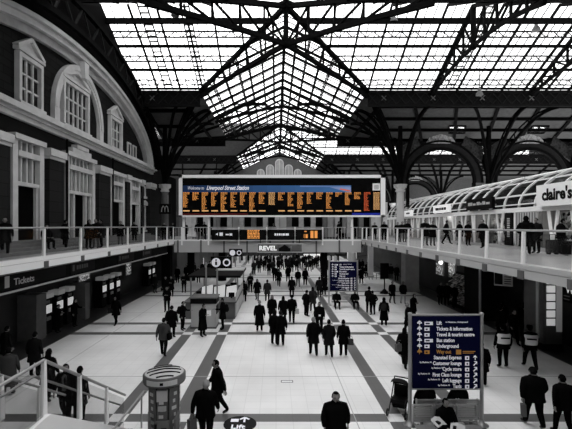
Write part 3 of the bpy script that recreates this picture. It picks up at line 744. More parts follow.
# ================================================================== DEPARTURE BOARD
BD = 36.3
def bx_(px): return (px-276)*BD/400
def bz_(py): return 6+(226-py)*BD/400
t = thing('departure_board', 'huge departure board with amber columns of train times under a blue banner', 'departure board', (0, BD, DZ))
def L(x0, x1, y0, y1, d0, d1): return MB().box(bx_(x0), bx_(x1), d0, d1, bz_(y1)-DZ, bz_(y0)-DZ)
L(179.5,384.5,175.5,216,0,.9).build('casing', M_OFFW, t)
f = MB()
for a in ((179,385,175,178),(179,182.5,175,217),(380.5,385,175,217),(179,385,215.3,217)): o = L(*a, -.12, .05); n0 = len(f.v); f.v += o.v; f.f += [tuple(i+n0 for i in q) for q in o.f]; f.m += o.m; f.smooth += o.smooth
f.build('frame', M_WHITE, t)
L(182.5,380.5,178,215.3,-.02,.02).build('screen', M_SCREEN, t)
# blue banner with lighter flare to the right
bn = MB()
for i in range(12): bn.box(bx_(183+14*i), bx_(197+14*i), -.05, -.03, bz_(192.3)-DZ, bz_(185.5)-DZ, i)
bn.build('banner', [mat('blue_panel_%d' % i, (.008+.003*i,.022+.009*i,.07+.02*i), .5, emit=.3) for i in range(12)], t)
b = MB(); b.prism([(bx_(330),-.07,bz_(187.3)-DZ),(bx_(350.8),-.07,bz_(187)-DZ),(bx_(350.8),-.07,bz_(192.3)-DZ),(bx_(347),-.07,bz_(192)-DZ)], (0,.02,0)); b.build('banner_tail', mat('pale_blue_panel', (.2,.26,.45), .4, emit=.2), t)
b = MB(); b.bar((bx_(340),-.075,bz_(189)-DZ),(bx_(350),-.075,bz_(191)-DZ),.02,.1); b.build('banner_stripe', M_RED, t)
b = MB(); b.bar((bx_(300),-.07,bz_(186.3)-DZ),(bx_(350),-.07,bz_(186.6)-DZ),.02,.12); b.build('banner_highlight', mat('soft_blue_panel', (.12,.2,.42), .5, emit=.2), t)
text('Welcome to', .42, M_TXT, t, (bx_(187.5),-.08,bz_(189.6)-DZ), FACE, shear=.3, sx=.70)
text('Liverpool Street Station', .52, M_TXT, t, (bx_(206.5),-.08,bz_(189.8)-DZ), FACE, shear=.35, bold=.012, sx=.76)
cols = [(182.8,13),(192.2,7),(201.5,15),(211,12),(220.5,15),(230.3,13),(239.8,11),(249,15),(258.5,10),(268.3,11),(277.8,7),(287.4,12),(297,14),(306.5,10),(316,6),(325.8,14),(335,4),(344.6,11),(353.8,6),(363.6,16),(373,15)]
rnd = random.Random(3)
for ci, (x, n) in enumerate(cols):
    b = MB(); m = M_RED if ci == 19 else (M_ORANGE2 if ci in (9, 20) else M_ORANGE)
    for k in range(n):
        y = 192.4+k*1.18; w_ = (6.8 if k < 2 else (rnd.uniform(3.0, 6.2) if ci not in (9, 20) else 6.4)); s = x+.4
        while s < x+w_:
            e = min(x+w_, s+rnd.uniform(.7, 1.9)); b.box(bx_(s), bx_(e), -.045, -.03, bz_(y+.62)-DZ, bz_(y)-DZ); s = e+.5
    b.build('led_column', m, t)
    if ci < 19 and ci != 9: MB().box(bx_(x+.4), bx_(x+7), -.045, -.03, bz_(211.4)-DZ, bz_(210.3)-DZ).build('led_footer', M_ORANGE2, t)
L(183,248,213.4,215.2,-.05,-.03).build('lower_strip', mat('dim_red_strip', (.10,.012,.01), .5), t)
L(352,380,213.0,215.2,-.05,-.03).build('lower_strip', mat('blue_strip', (.01,.02,.25), .5, emit=.2), t)
b = L(372.5,380,183.5,190.5,-.06,-.03); b.build('notice', M_WHITE, t)
b = MB()
for k in range(4): b.box(bx_(374), bx_(378.5), -.07, -.06, bz_(185.6+k*1.2)-DZ, bz_(185.1+k*1.2)-DZ)
b.build('notice_print', M_GREY, t)
for px in (183, 208.5, 352.5): MB().box(bx_(px)-.1, bx_(px)+.1, .2, .4, 0, bz_(216)-DZ).build('leg', M_WHITE, t)
b = MB(); b.box(bx_(184), bx_(380), .9, 1.6, bz_(214)-DZ, bz_(178)-DZ); b.build('rear_housing', M_DARK2, t)
# row of small displays on the rail
def small_display(label, x0, x1, kind):
    t = thing('display_screen', label, 'display', (bx_(x0), 36.3, bz_(240.2)), group=None)
    W, H = bx_(x1)-bx_(x0), bz_(229)-bz_(240.2)
    MB().box(0,W,-.12,.05,0,H).build('casing', M_BLACK, t)
    f = MB(); f.box(0,W,-.16,-.1,H-.05,H+.06); f.box(0,W,-.16,-.1,-.06,.02); f.build('frame', M_OFFW, t)
    if kind == 'amber': 
        b = MB(); r = random.Random(x0)
        for k in range(6):
            s = W*.3
            while s < W*.72: e = s+r.uniform(.08,.3); b.box(s, min(e, W*.75), -.14, -.12, .16+.135*k, .25+.135*k); s = e+.05
        b.build('led_text', M_ORANGE, t)
    elif kind == 'amber2':
        b = MB()
        for s, e in ((.75,.8),(.9,1.1),(1.35,1.62),(1.72,1.98)): b.box(s, e, -.14, -.12, .2, .85 if s > 1 else .55)
        b.box(.8,1.0,-.14,-.12,.75,.85); b.build('led_text', M_ORANGE, t)
    elif kind == 'icons':
        b = MB(); b.prism([(.35,-.14,.55),(.55,-.14,.42),(.55,-.14,.68)], (0,.02,0)); b.box(.7,1.0,-.14,-.12,.4,.7); b.box(1.25,1.55,-.14,-.12,.45,.58); b.box(1.6,1.85,-.14,-.12,.42,.62); b.build('pictograms', M_TXT, t)
    else:
        b = MB()
        for s, e in ((.55,.72),(.77,.9),(.95,1.1),(1.15,1.22),(1.27,1.5),(1.55,1.85)): b.box(s+.1, e+.1, -.14, -.12, .42, .62)
        b.build('lettering', M_TXT, t)
small_display('black direction panel with arrow and white pictograms, leftmost below the board', 212, 238.5, 'icons')
small_display('black display with a block of amber text, second from left below the board', 239.5, 266.3, 'amber')
small_display('black direction panel with one white word, third below the board', 267.3, 294.5, 'word')
small_display('black display with large amber characters, rightmost below the board', 295.5, 322, 'amber2')
# REVEL banner box below the walkway
t = thing('advertising_banner', 'illuminated advertising banner with large white capitals hung under the back walkway', 'banner', ((257-276)*36/400, 36.1, 3.6))
W = 46*36/400; H = .86
MB().box(0,W,-.1,.1,0,H).build('casing', M_OFFW, t); MB().box(.1,W-.1,-.13,-.1,.1,H-.1).build('panel', mat('banner_print', .12, .5, var=.6, vscale=2), t)
text('REVEL', .56, mat('backlit_letter', (.9,.9,.9), .5, emit=.45), t, (.18,-.15,.22), FACE, bold=.02, sx=1.05)
b = MB(); b.box(1.95,3.0,-.15,-.13,.12,.42); b.prism([(2.0,-.15,.4),(2.5,-.15,.74),(2.9,-.15,.4)],(0,.02,0)); b.build('picture', M_BLACK, t); MB().box(3.15,3.95,-.15,-.13,.2,.66).build('picture', M_GREY, t)
for s in (.3, W-.3): MB().box(s-.03,s+.03,-.02,.02,H,H+.35).build('hanger', M_IRON, t)
t = thing('hanging_screen', 'small dark screen hanging under the back walkway right of the banner', 'screen', ((341-276)*36.8/400, 36.9, 3.3))
MB().box(-.5,.5,-.1,.1,0,.6).build('casing', M_BLACK, t); MB().box(-.42,.42,-.12,-.1,.08,.52).build('screen', M_GREY, t); MB().tube((0,0,.6),(0,0,.9),.03).build('hanger', M_IRON, t)

# ================================================================== WAYFINDING SIGNS
def way_sign(label, x0, x1, Y, rows, zt=3.3, zb=1.12, full=True):
    t = thing('direction_sign', label, 'sign', ((x0+x1)/2, Y, 0)); hw = (x1-x0)/2
    for s in (-1, 1):
        MB().tube((s*hw,0,0.02),(s*hw,0,zt+.05),.055,n=12).lathe([(.2,0),(.2,.02),(.1,.06),(.06,.16)],(s*hw,0,0),14).lathe([(.065,zt+.02),(.065,zt+.08),(.02,zt+.1)],(s*hw,0,0),10).build('post', M_STEEL, t)
    MB().box(-hw+.07,hw-.07,-.04,.04,zb,zt).build('panel', M_NAVY, t)
    MB().box(-hw+.05,hw-.05,-.05,.05,zt,zt+.04).build('trim', M_STEEL, t); MB().box(-hw+.05,hw-.05,-.05,.05,zb-.04,zb).build('trim', M_STEEL, t)
    h = (zt-zb)/12.3
    for i, (tx, kind, sub) in enumerate(rows):
        z = zt-.265-h*.973*i; m = M_YEL if kind == 'Y' else M_TXT; sz = h*.88
        if kind in 'LY':
            b = MB(); cx = -hw+.27
            b.bar((cx-.07,-.05,z+.05),(cx+.07,-.05,z+.05),.012,.028); b.bar((cx,-.05,z-.02),(cx,-.05,z+.12),.012,.028); b.bar((cx,-.05,z+.12),(cx+.06,-.05,z+.06),.012,.022); b.bar((cx,-.05,z+.12),(cx-.06,-.05,z+.06),.012,.022)
            b.build('arrow', m, t)
            b = MB(); w_ = .25 if kind == 'L' and i in (0, 3) else .15; b.box(-hw+.42,-hw+.42+w_,-.055,-.04,z-.01,z+.09); b.box(-hw+.45,-hw+.42+w_*.6,-.06,-.05,z+.02,z+.06,1)
            b.build('pictogram', [m, M_NAVY], t)
            text(tx, sz, m, t, (-hw+.78,-.05,z), FACE, bold=.003, sx=.78)
            if sub: text(sub, sz*.42, m, t, (-hw+1.05,-.05,z+.06), FACE, sx=.9)
            if kind == 'Y': MB().box(-hw+1.37,-hw+1.52,-.05,-.04,z-.03,z+.11).box(-hw+1.57,-hw+1.95,-.05,-.04,z+.05,z+.07).box(-hw+1.57,-hw+1.9,-.05,-.04,z+.0,z+.02).build('pictogram', m, t)
        else:
            text(tx, sz, m, t, (hw-.63,-.05,z), FACE, bold=.003, align='RIGHT', sx=.78)
            b = MB(); b.box(hw-.52,hw-.4,-.055,-.04,z-.02,z+.09); b.box(hw-.48,hw-.44,-.06,-.05,z+.01,z+.06,1); b.build('pictogram', [m, M_NAVY], t)
            b = MB(); cx = hw-.22
            if i == 6: b.bar((cx,-.05,z-.02),(cx,-.05,z+.1),.012,.028); b.bar((cx,-.05,z+.11),(cx+.05,-.05,z+.05),.012,.022); b.bar((cx,-.05,z+.11),(cx-.05,-.05,z+.05),.012,.022); b.build('arrow', m, t); continue
            b.bar((cx-.05,-.05,z-.02),(cx+.05,-.05,z+.09),.012,.028); b.bar((cx+.05,-.05,z+.1),(cx-.03,-.05,z+.1),.012,.022); b.bar((cx+.05,-.05,z+.1),(cx+.05,-.05,z+.02),.012,.022); b.build('arrow', m, t)
            if sub: text('By Platform 10', sz*.42, m, t, (sub,-.05,z+.06), FACE, align='RIGHT', sx=.9)
    return t
rows = [('Lift','L','to Mezzanine, Underground'),('Tickets & information','L',None),('Travel & tourist centre','L',None),('Bus station','L',None),('Underground','L',None),('Way out','Y',None),
        ('Stansted Express','R',None),('Customer lounge','R',-.45),('Cycle store','R',-.1),('First Class lounge','R',-.5),('Left luggage','R',-.2),('Taxis','R',.1)]
way_sign('large navy direction sign on steel posts at lower right, nearest the camera', 4.04, 6.2, 12.06, rows)
way_sign('smaller-looking navy direction sign farther back in the middle of the concourse', 4.0, 6.15, 30.2, [(a_, 'L' if b_ == 'Y' else b_, c_) for a_, b_, c_ in rows])

# ================================================================== BENCHES
def bench(label, x, y, n, rz=0):
    t = thing('bench', label, 'bench', (x, y, 0), rz)
    for i in range(n):
        cx = (i-(n-1)/2)*.62
        s = MB()
        for k in range(7): s.bar((cx-.27,-.05-.06*k,.44),(cx+.27,-.05-.06*k,.44),.045,.02)
        s.build('seat', M_STEEL, t)
        s = MB()
        for k in range(8): s.box(cx-.27,cx+.27,.02+.012*k,.035+.012*k,.5+.055*k,.54+.055*k)
        s.box(cx-.29,cx-.26,.02,.15,.45,.95); s.box(cx+.26,cx+.29,.02,.15,.45,.95); s.box(cx-.29,cx+.29,.1,.13,.9,.96); s.build('backrest', M_STEEL, t)
    b = MB(); b.box(-n*.31,n*.31,-.02,.05,.36,.42); b.build('beam', M_GREY, t)
    for s in (-1, 1): MB().box(s*n*.24-.03,s*n*.24+.03,-.04,.06,0,.37).box(s*n*.24-.03,s*n*.24+.03,-.3,.3,0,.04).build('leg', M_GREY, t)
    return t
bench('steel slatted bench below the large sign, backs towards the camera', 5.0, 11.75, 3, PI)
bench('steel slatted bench facing the camera in front of the large sign', 4.75, 11.2, 3, 0)
bench('steel slatted bench in front of the middle direction sign', 5.05, 29.6, 3, 0)

# ================================================================== ROUND PAYPHONE PILLAR
t = thing('phone_pillar', 'round-topped information pillar with payphone panels at the bottom left of centre', 'kiosk', (-2.87, 10.3, 0), .12); t.scale = (1.0, 1.0, 1.02)
MB().lathe([(.40,0),(.40,.12),(.37,.15)], n=8).build('base', M_BLACK, t)
MB().lathe([(.36,.1),(.36,1.98)], n=8).build('body', M_DARK2, t)
MB().lathe([(.40,1.93),(.52,1.98),(.535,2.02),(.535,2.17),(.5,2.2)], n=36).build('cap_rim', M_GREY, t)
MB().lathe([(.5,2.195),(.36,2.24),(.02,2.27)], n=36).build('cap_top', M_OFFW, t)
for k in range(5):
    pts = []
    for j in range(21):
        x = -.46+.046*j; y = -.56+.2*k+.2*math.sin((x+.5)*1.9)
        if x*x+y*y < .21: pts.append((x, y, 2.278-.28*(x*x+y*y)))
    if len(pts) > 1: MB().path(pts, .035, .025).build('cap_stripe', M_BLACK, t)
b = MB(); b.prism([(.545*math.sin(a),-.545*math.cos(a),2.03) for a in [-.75+.15*i for i in range(11)]]+[(.52*math.sin(a),-.52*math.cos(a),2.03) for a in [.75-.15*i for i in range(11)]], (0,0,.12)); b.build('rim_label', M_OFFW, t)
MB().box(-.03,.05,-.56,-.54,2.06,2.12).build('rim_logo', M_BLACK, t)
for k in range(8):
    a = PI/8+PI/4*k+PI/8; o = MB(); o.box(-.125,.125,-.38,-.335,.2,1.9)
    if k == 0: pass
    w = o.build('side_panel', M_GREY, t, rz=a)
    gl = MB(); r = random.Random(k)
    for j in range(9): gl.box(-.09+.1*r.random(),.02+.07*r.random(),-.39,-.375,.35+.17*j,.43+.17*j)
    gl.build('panel_print', M_OFFW, w)
MB().box(-.13,.13,-.42,-.36,1.62,1.88).build('upper_screen', M_OFFW, t); MB().box(-.1,.1,-.4,-.37,1.38,1.5).build('card_slot', M_STEEL, t)
ph = MB().box(-.18,.18,-.46,-.36,.72,1.15).build('phone_unit', M_GREY, t); MB().box(-.17,-.11,-.5,-.46,.78,1.1).build('handset', M_BLACK, ph); MB().box(-.02,.12,-.475,-.46,.82,1.0).build('keypad', M_BLACK, ph)
MB().prism([(-.3,-.5,.05),(-.36,-.3,.05),(-.36,-.3,1.35),(-.3,-.48,1.2)], (.05,0,0)).build('wing', M_GREY, t); MB().prism([(.3,-.5,.05),(.36,-.3,.05),(.36,-.3,1.35),(.3,-.48,1.2)], (.05,0,0)).build('wing', M_GREY, t)

# ================================================================== STAIRS bottom left
st = thing('staircase', 'stair flight descending to the concourse at the bottom left corner', 'stairs', (-4.97, 7.15, 0))
SW0, SW1 = -.85, .85
b = MB(); N = 14; 
for i in range(N): z = 2.5*(1-(i+1)/(N+1)); y = .31*i; b.box(SW0,SW1,y,y+.33,z-.16,z)
b.build('steps', mat('stair_tread', .09, .7, var=.2), st)
b = MB(); b.box(SW0,SW1,-5,0,2.3,2.5); b.build('landing', M_DECK, st)
b = MB(); b.prism([(SW1,-5,2.62),(SW1,0.05,2.62),(SW1,4.5,.05),(SW1,4.5,0),(SW1,3.6,0),(SW1,-.3,1.7),(SW1,-5,1.7)], (.07,0,0)); b.build('side_panel', M_WHITE, st); b = MB(); b.prism([(SW0-.07,-5,2.55),(SW0-.07,0,2.55),(SW0-.07,4.5,.05),(SW0-.07,3.6,0),(SW0-.07,-.3,1.9),(SW0-.07,-5,1.9)], (.07,0,0)); b.build('side_panel', M_WHITE, st)
def stair_rail(label, X, extra):
    t = thing('stair_balustrade', label, 'balustrade', (X, 7.15, 2.5))
    A, B, E = (0,-5,1.1), (0,0,1.1), (0,3.85,-1.15)
    MB().tube(A,B,.03).tube(B,E,.03).build('handrail', M_STEEL, t)
    for y, zb in ((-3.2,0),(-1.6,0),(0,0),(1.3,-.6),(2.65,-1.35)):
        zt_ = 1.1 if y <= 0 else 1.1-.585*y
        MB().prism([(-.03,y-.07,zb),(-.03,y+.07,zb),(-.03,y+.035,zt_),(-.03,y-.035,zt_)], (.06,0,0)).build('post', M_WHITE, t)
    MB().box(-.006,.006,-4.9,-.08,.15,1.0).build('glass_panel', M_CLEAR, t)
    for a, c in ((.08,1.2),(1.4,2.55),(2.75,3.75)):
        g = MB(); g.prism([(-.006,a,.05-.56*a),(-.006,c,.05-.56*c),(-.006,c,1.0-.585*c),(-.006,a,1.0-.585*a)], (.012,0,0)); g.build('glass_panel', M_CLEAR, t)
    if extra:
        MB().tube((-.12,-5,.85),(-.12,-.1,.85),.022).tube((-.12,-.1,.85),(-.12,3.8,-1.4),.022).build('inner_handrail', M_STEEL, t)
    return t
stair_rail('glass stair balustrade with white posts at the bottom left, nearer the pillar', -4.15, True)
stair_rail('glass stair balustrade at the far side of the stairs, at left frame edge', -5.8, False)
t = thing('handrail', 'low steel handrail between the stairs and the round-topped pillar', 'handrail', (-4.0, 9.2, 0))
MB().tpath([(0,-.6,1.0),(0,2.9,1.0),(.06,3.0,.95)], .028).build('rail', M_STEEL, t)
for y in (.3, 2.7): MB().tube((0,y,0),(0,y,1.0),.025).build('post', M_STEEL, t)
# planter / dark hedge of lights by left edge omitted; queue barrier posts under the walkway
# ================================================================== INFORMATION ISLAND (mid left)
t = thing('ticket_kiosk', 'grey box-shaped ticket kiosk with dark sloping top at the island front', 'kiosk', (-4.25, 23.9, 0))
MB().box(-.72,.72,-.5,.7,.1,1.45).build('cabinet', M_OFFW, t); MB().box(-.76,.76,-.54,.74,0,.1).build('plinth', M_GREY, t)
b = MB(); b.box(-.76,.76,-.54,.74,1.45,1.75); b.build('upper_band', M_DARK2, t); MB().box(-.8,.8,-.58,.78,1.75,1.82).build('top', M_GREY, t)
MB().box(.72,.76,-.3,.4,.8,1.3).build('side_screen', M_BLACK, t); MB().box(-.05,.02,-.52,-.5,.15,1.4).build('door_gap', M_GREY, t)
t = thing('information_desk', 'long information desk island with pale panels and flat canopy', 'desk', (-4.15, 29, 0))
MB().box(-1.7,1.5,-3.2,4,0,1.05).build('counter', M_GREY, t)
MB().box(-1.8,1.6,-3.3,4.1,1.05,1.12).build('counter_top', M_GREY, t)
for i in range(3):
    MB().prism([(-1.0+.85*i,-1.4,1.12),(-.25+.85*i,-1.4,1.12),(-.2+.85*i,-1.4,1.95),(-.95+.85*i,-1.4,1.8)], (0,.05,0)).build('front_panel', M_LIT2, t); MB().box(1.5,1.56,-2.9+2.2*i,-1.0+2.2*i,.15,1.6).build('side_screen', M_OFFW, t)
b = MB(); b.box(-1.9,1.7,-1.6,3.8,2.45,2.6); b.build('canopy', M_DARK2, t); MB().box(-.4,1.7,1.2,3.2,2.62,2.7).build('canopy_edge', M_OFFW, t)
for x, y in ((-1.7,-1.5),(1.5,-1.5),(-1.7,3.6),(1.5,3.6)): MB().tube((x,y,1.1),(x,y,2.5),.06).build('post', M_STEEL, t)
r = random.Random(5)
for i in range(9): x, y = r.uniform(-1.4,1.2), r.uniform(-2.6,3.2); MB().box(x,x+.4,y,y+.06,1.2,1.5).box(x+.15,x+.25,y-.05,y+.2,1.12,1.2).build('monitor', M_BLACK, t)
def disc_sign(label, X, Y, z, r, ltr, poles):
    t = thing('information_sign', label, 'sign', (X, Y, 0))
    MB().box(-2.1*r,2.3*r,-.12,.12,z-1.25*r,z+1.25*r).build('casing', M_BLACK, t)
    MB().tube((-.95*r,-.14,z),(-.95*r,-.10,z),r*.95,n=28).build('disc', M_TXT, t)
    if ltr: MB().box(-1.15*r,-.75*r,-.16,-.14,z-.55*r,z+.2*r).sphere((-.95*r,-.15,z+.5*r),.17*r).build('symbol', M_BLACK, t)
    MB().tube((1.25*r,-.14,z),(1.25*r,-.10,z),r*.8,n=28).tube((1.25*r,-.15,z),(1.25*r,-.135,z),r*.5,n=20,mi=1).build('disc', [M_TXT, M_BLACK], t)
    for x in poles: MB().tube((x,0,0),(x,0,z),.06).build('pole', M_STEEL, t)
    return t
disc_sign('black sign box with white round information symbol on poles', -3.72, 27.0, 3.55, .32, True, (-1.0, -.25))
disc_sign('smaller black sign with two white discs under the back walkway', -3.65, 36.0, 3.6, .27, False, (0,))
# ================================================================== LEFT LOWER SHOPS / MACHINES
def machine(label, y, x=-13.0):
    t = thing('ticket_machine', label, 'ticket machine', (x, y, 0), PI/2, group=None)
    MB().box(-.38,.38,-.3,.3,0,2.0).build('cabinet', M_DARK2, t); MB().box(-.36,.36,-.42,.2,2.0,2.25).build('header', mat('lit_header', .5, .5, emit=.12), t)
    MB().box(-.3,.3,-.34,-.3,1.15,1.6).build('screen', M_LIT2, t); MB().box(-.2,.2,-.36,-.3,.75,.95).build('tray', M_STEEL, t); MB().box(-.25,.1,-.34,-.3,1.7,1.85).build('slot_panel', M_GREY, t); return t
for y, lb in ((22.3,'nearest of the ticket machines at the near end of the left wall'),(23.5,'middle machine of the near ticket machine group on the left wall'),(24.7,'far machine of the near ticket machine group on the left wall')): machine(lb, y)
for y, lb in ((29.6,'first machine of the far ticket machine group on the left wall'),(30.9,'second machine of the far ticket machine group on the left wall'),(32.2,'third machine of the far ticket machine group on the left wall')): machine(lb, y)
for y, lb in ((40.2,'left one of the two machines before the back columns on the left'),(41.5,'right one of the two machines before the back columns on the left')): machine(lb, y)
tag(MB().box(-13.4,-12.2,25.6,26.2,0,2.3).build('partition', M_GREY), 'grey partition beside the near ticket machines', 'partition')
tag(MB().box(-13.4,-12.4,20.7,21.6,0,2.4).build('partition', M_GREY), 'grey partition before the nearest ticket machine', 'partition')
for y0, y1, z0, z1, lb in ((27,28.6,2.2,3.2,'dim wall poster above the gap between the ticket machines'),(17,19,1.6,3.1,'dim framed window poster at the left edge below the walkway'),(35.5,36.8,1.6,3.2,'dim poster right of the far ticket machines')):
    t = thing('wall_poster', lb, 'poster', (-13.38, y0, z0)); MB().box(0,.05,0,y1-y0,0,z1-z0).build('print', M_GOODS2, t); MB().box(0,.08,-.06,0,0,z1-z0).box(0,.08,y1-y0,y1-y0+.06,0,z1-z0).build('frame', M_GREY, t)
t = thing('fascia_sign', 'dark overhead sign with white symbol and the word Tickets on the left fascia', 'sign', (-9.89, 13.8, 3.65))
text('Tickets', .36, M_OFFW, t, (.03,1.25,.12), FACE_R, bold=.004, sx=1.2); MB().box(0,.03,.75,1.0,.08,.5).build('pictogram', M_OFFW, t); MB().box(0,.02,.3,5,.0,.6).build('board', M_BLACK, t)
for i, (y, w_) in enumerate(((19.2,1.6),(25,1.8),(29.5,1.2))):
    t = thing('fascia_sign', ('dark sign panel on the left fascia over the near ticket machines','dark sign panel on the left fascia over the far ticket machines','last small sign panel on the left fascia')[i], 'sign', (-9.89, y, 3.65)); MB().box(0,.02,0,w_+1,.0,.6).build('board', M_BLACK, t)
    b = MB(); b.box(.02,.03,.2,.4,.15,.45)
    for k in range(5): b.box(.02,.03,.6+k*.25,.78+k*.25,.2,.4)
    b.build('lettering', M_GREY, t)
# columns and dark bays under / beyond the back walkway
for i, (px, D, r, m, sq, lb) in enumerate([(324,37.5,.32,M_IRON,False,'slim black column left of the middle direction sign'),(410,37.0,.62,M_STONE2,True,'square grey pier under the right end of the back walkway'),(352,50,.5,M_OFFW,False,'pale column beyond the middle direction sign'),(370.5,47,.28,M_OFFW,True,'pale square post beyond the café tables'),
        (191,44,.4,M_IRON,False,'dark column under the walkway left of the information desk'),(222,44,.4,M_IRON,False,'dark column behind the information sign'),(167,37.5,.4,M_IRON,True,'dark square pier at the left end of the back walkway')]):
    x = (px-276)*D/400; b = MB()
    if sq: b.box(-r,r,-r,r,0,4.22); b.box(-r-.06,r+.06,-r-.06,r+.06,0,.25)
    else: b.tube((0,0,0),(0,0,4.22),r,n=16); b.tube((0,0,0),(0,0,.3),r*1.2,n=16)
    tag(b.build('support_column', m, None, (x, D, 0)), lb, 'column')
# lit openings beyond
for i, (px, py0, py1, w_, D, lb) in enumerate([(168,252,264,1.0,60,'bright slot of light far left under the back walkway'),(183,246,262,.7,62,'thin bright doorway beyond the left commuters'),(312,254,263,3.2,75,'grey lit kiosk front at the far end of the concourse'),(352,251,262,1.6,72,'bright far opening right of the slim black column'),(197,258,272,2.0,60,'pale booth beyond the information desk')]):
    x = (px-276)*D/400; z0 = 6-(py1-226)*D/400; z1 = 6-(py0-226)*D/400; z0 = max(.0, z0)
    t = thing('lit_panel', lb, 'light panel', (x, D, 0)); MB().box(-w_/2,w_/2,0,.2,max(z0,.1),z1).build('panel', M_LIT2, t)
    MB().box(-w_/2-.1,w_/2+.1,.2,.4,0,z1+.15).build('frame', M_GREY, t)
# ticket gate line at far end
for i in range(18):
    x = -8+1.05*i; t = thing('ticket_gate', 'low ticket gate in the row at the far end of the concourse', 'ticket gate', (x, 66, 0), group='far ticket gates')
    MB().box(-.12,.12,-.9,.9,0,1.05).build('cabinet', M_STEEL, t); MB().box(.12,.45,-.02,.02,.3,1.1).build('paddle', M_DARK2, t)
struct(MB().box(-22,45,80,80.4,0,3.8), 'wall_platform_screen', mat('platform_dark', .035, .6, var=.8, vscale=.5))
for i in range(6):
    x = -9+3.6*i; t = thing('platform_sign', 'dark platform sign standing on two posts at the far end of the concourse', 'sign', (x, 64, 2.9), group='far platform signs')
    MB().box(-1.2,1.2,-.1,.1,0,.55).build('board', M_BLACK, t); MB().box(-1.1,-1.0,-.04,.04,-2.9,0).build('post', M_IRON, t); MB().box(1.0,1.1,-.04,.04,-2.9,0).build('post', M_IRON, t); MB().box(-.9,-.6,-.12,-.1,.12,.42).box(-.4,.8,-.12,-.1,.2,.34).build('lettering', M_OFFW, t)
# poster stand at (384, 293)
t = thing('sign_stand', 'slim black sign stand with cone base right of the middle direction sign', 'sign stand', (9.65, 35.6, 0))
MB().lathe([(.42,0),(.42,.03),(.08,.4)], n=20).build('base', M_BLACK, t); MB().tube((0,0,.3),(0,0,1.5),.05).build('pole', M_BLACK, t); MB().box(-.38,.38,-.05,.05,1.3,2.7).build('board', M_BLACK, t)
for i, (x, y) in enumerate(((8.9,46),(10.2,48),(11.3,45))):
    t = thing('cafe_table', ('left small café table beyond the black sign stand','rear small café table beyond the black sign stand','right small café table beyond the black sign stand')[i], 'table', (x, y, 0))
    MB().lathe([(.4,.72),(.4,.75)], n=20).build('table_top', M_OFFW, t); MB().tube((0,0,0),(0,0,.72),.04).build('leg', M_STEEL, t)
    for s in (-1, 1):
        c = thing('cafe_chair', 'light café chair %s the %s small café table' % ('left of' if s < 0 else 'right of', ('left','rear','right')[i]), 'chair', (x+s*.65, y, 0), -s*PI/2)
        MB().box(-.2,.2,-.2,.2,.42,.46).build('seat', M_OFFW, c); MB().box(-.2,.2,.17,.21,.5,.85).build('backrest', M_OFFW, c)
        for a in (-.17, .17):
            for b_ in (-.17, .17): MB().box(a-.02,a+.02,b_-.02,b_+.02,0,.42).build('leg', M_STEEL, c)
# ================================================================== RIGHT LOWER SHOPS
tag(MB().box(12.9,14.4,25.2,27.4,0,4.3).build('shop_partition', M_DARK2), 'large dark flat shop partition under the right walkway', 'partition')
tag(MB().tube((12.75,25.0,0),(12.75,25.0,4.3),.07).build('support_post', M_OFFW), 'thin pale post beside the magazine racks under the right walkway', 'post')
t = thing('magazine_rack', 'tilted magazine rack full of goods under the right walkway', 'rack', (13.65, 27.9, 0))
MB().box(-.3,.3,0,3.0,0,.3).box(.25,.35,0,3,0,2.5).build('frame', M_DARK2, t)
for k in range(6): MB().prism([(-.32,0,.3+.36*k),(.2,0,.55+.36*k),(.2,0,.52+.36*k),(-.32,0,.27+.36*k)], (0,3,0)).build('shelf', M_GOODS, t)
for i, (y0, y1, z0, z1, m, lb) in enumerate([(34.5,36.0,1.7,3.1,M_GOODS2,'lit shop poster nearest the grey pier under the right walkway'),(32.2,33.4,1.9,3.3,M_GOODS2,'lit shop poster above the dark shoppers under the right walkway')]):
    t = thing('wall_poster', lb, 'poster', (14.4, y0, z0)); MB().box(0,.1,0,y1-y0,0,z1-z0).build('print', m, t); MB().box(-.02,.05,-.08,0,0,z1-z0).build('frame', M_OFFW, t)
t = thing('hanging_poster', 'white framed notice hanging from the right walkway ceiling', 'poster', (12.5, 22.0, 2.7), -.6); t.scale = (.6, 1, .95)
MB().box(-.75,.75,0,.06,0,.85).build('board', M_OFFW, t); MB().box(-.7,-.05,-.02,0,.08,.77).build('picture', M_BLACK, t)
b = MB()
for k in range(5): b.box(.08,.62,-.01,0,.12+.13*k,.17+.13*k)
b.build('print', M_DARK2, t); MB().box(-.7,-.66,.02,.04,.85,1.78).box(.66,.7,.02,.04,.85,1.78).build('hanger', M_STEEL, t)
for i, y in enumerate((19.6, 21.2)):
    t = thing('menu_board', ('dark menu board with faint lines, right one under the walkway','dark menu board with faint lines, left one under the walkway')[i], 'menu board', (14.5, y, 2.2)); MB().box(0,.08,0,1.3,0,1.1).build('board', M_BLACK, t)
    b = MB()
    for k in range(6): b.box(-.01,0,.15,.55,.12+.16*k,.17+.16*k); b.box(-.01,0,.75,1.1,.12+.16*k,.16+.16*k)
    b.build('print', M_GREY, t)
t = thing('display_stand', 'tall pier with a column of small white cards and lit panel at right', 'display stand', (12.9, 19.3, 0))
MB().box(0,.9,0,1.5,.0,3.9).build('body', M_GREY, t); MB().box(-.05,.95,-.05,1.55,0,.3).build('plinth', M_DARK2, t)
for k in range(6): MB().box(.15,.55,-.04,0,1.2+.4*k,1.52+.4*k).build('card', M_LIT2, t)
MB().box(.62,.88,-.04,0,.9,3.4).build('lit_panel', mat('dim_lit_panel', .4, .5, emit=.2), t); MB().box(-.04,0,.3,.5,.5,3.6).build('side_strip', M_OFFW, t)
t = thing('shop_shelves', 'stepped shelves of goods inside the shop at the right frame edge', 'shelves', (13.4, 15.6, 0))
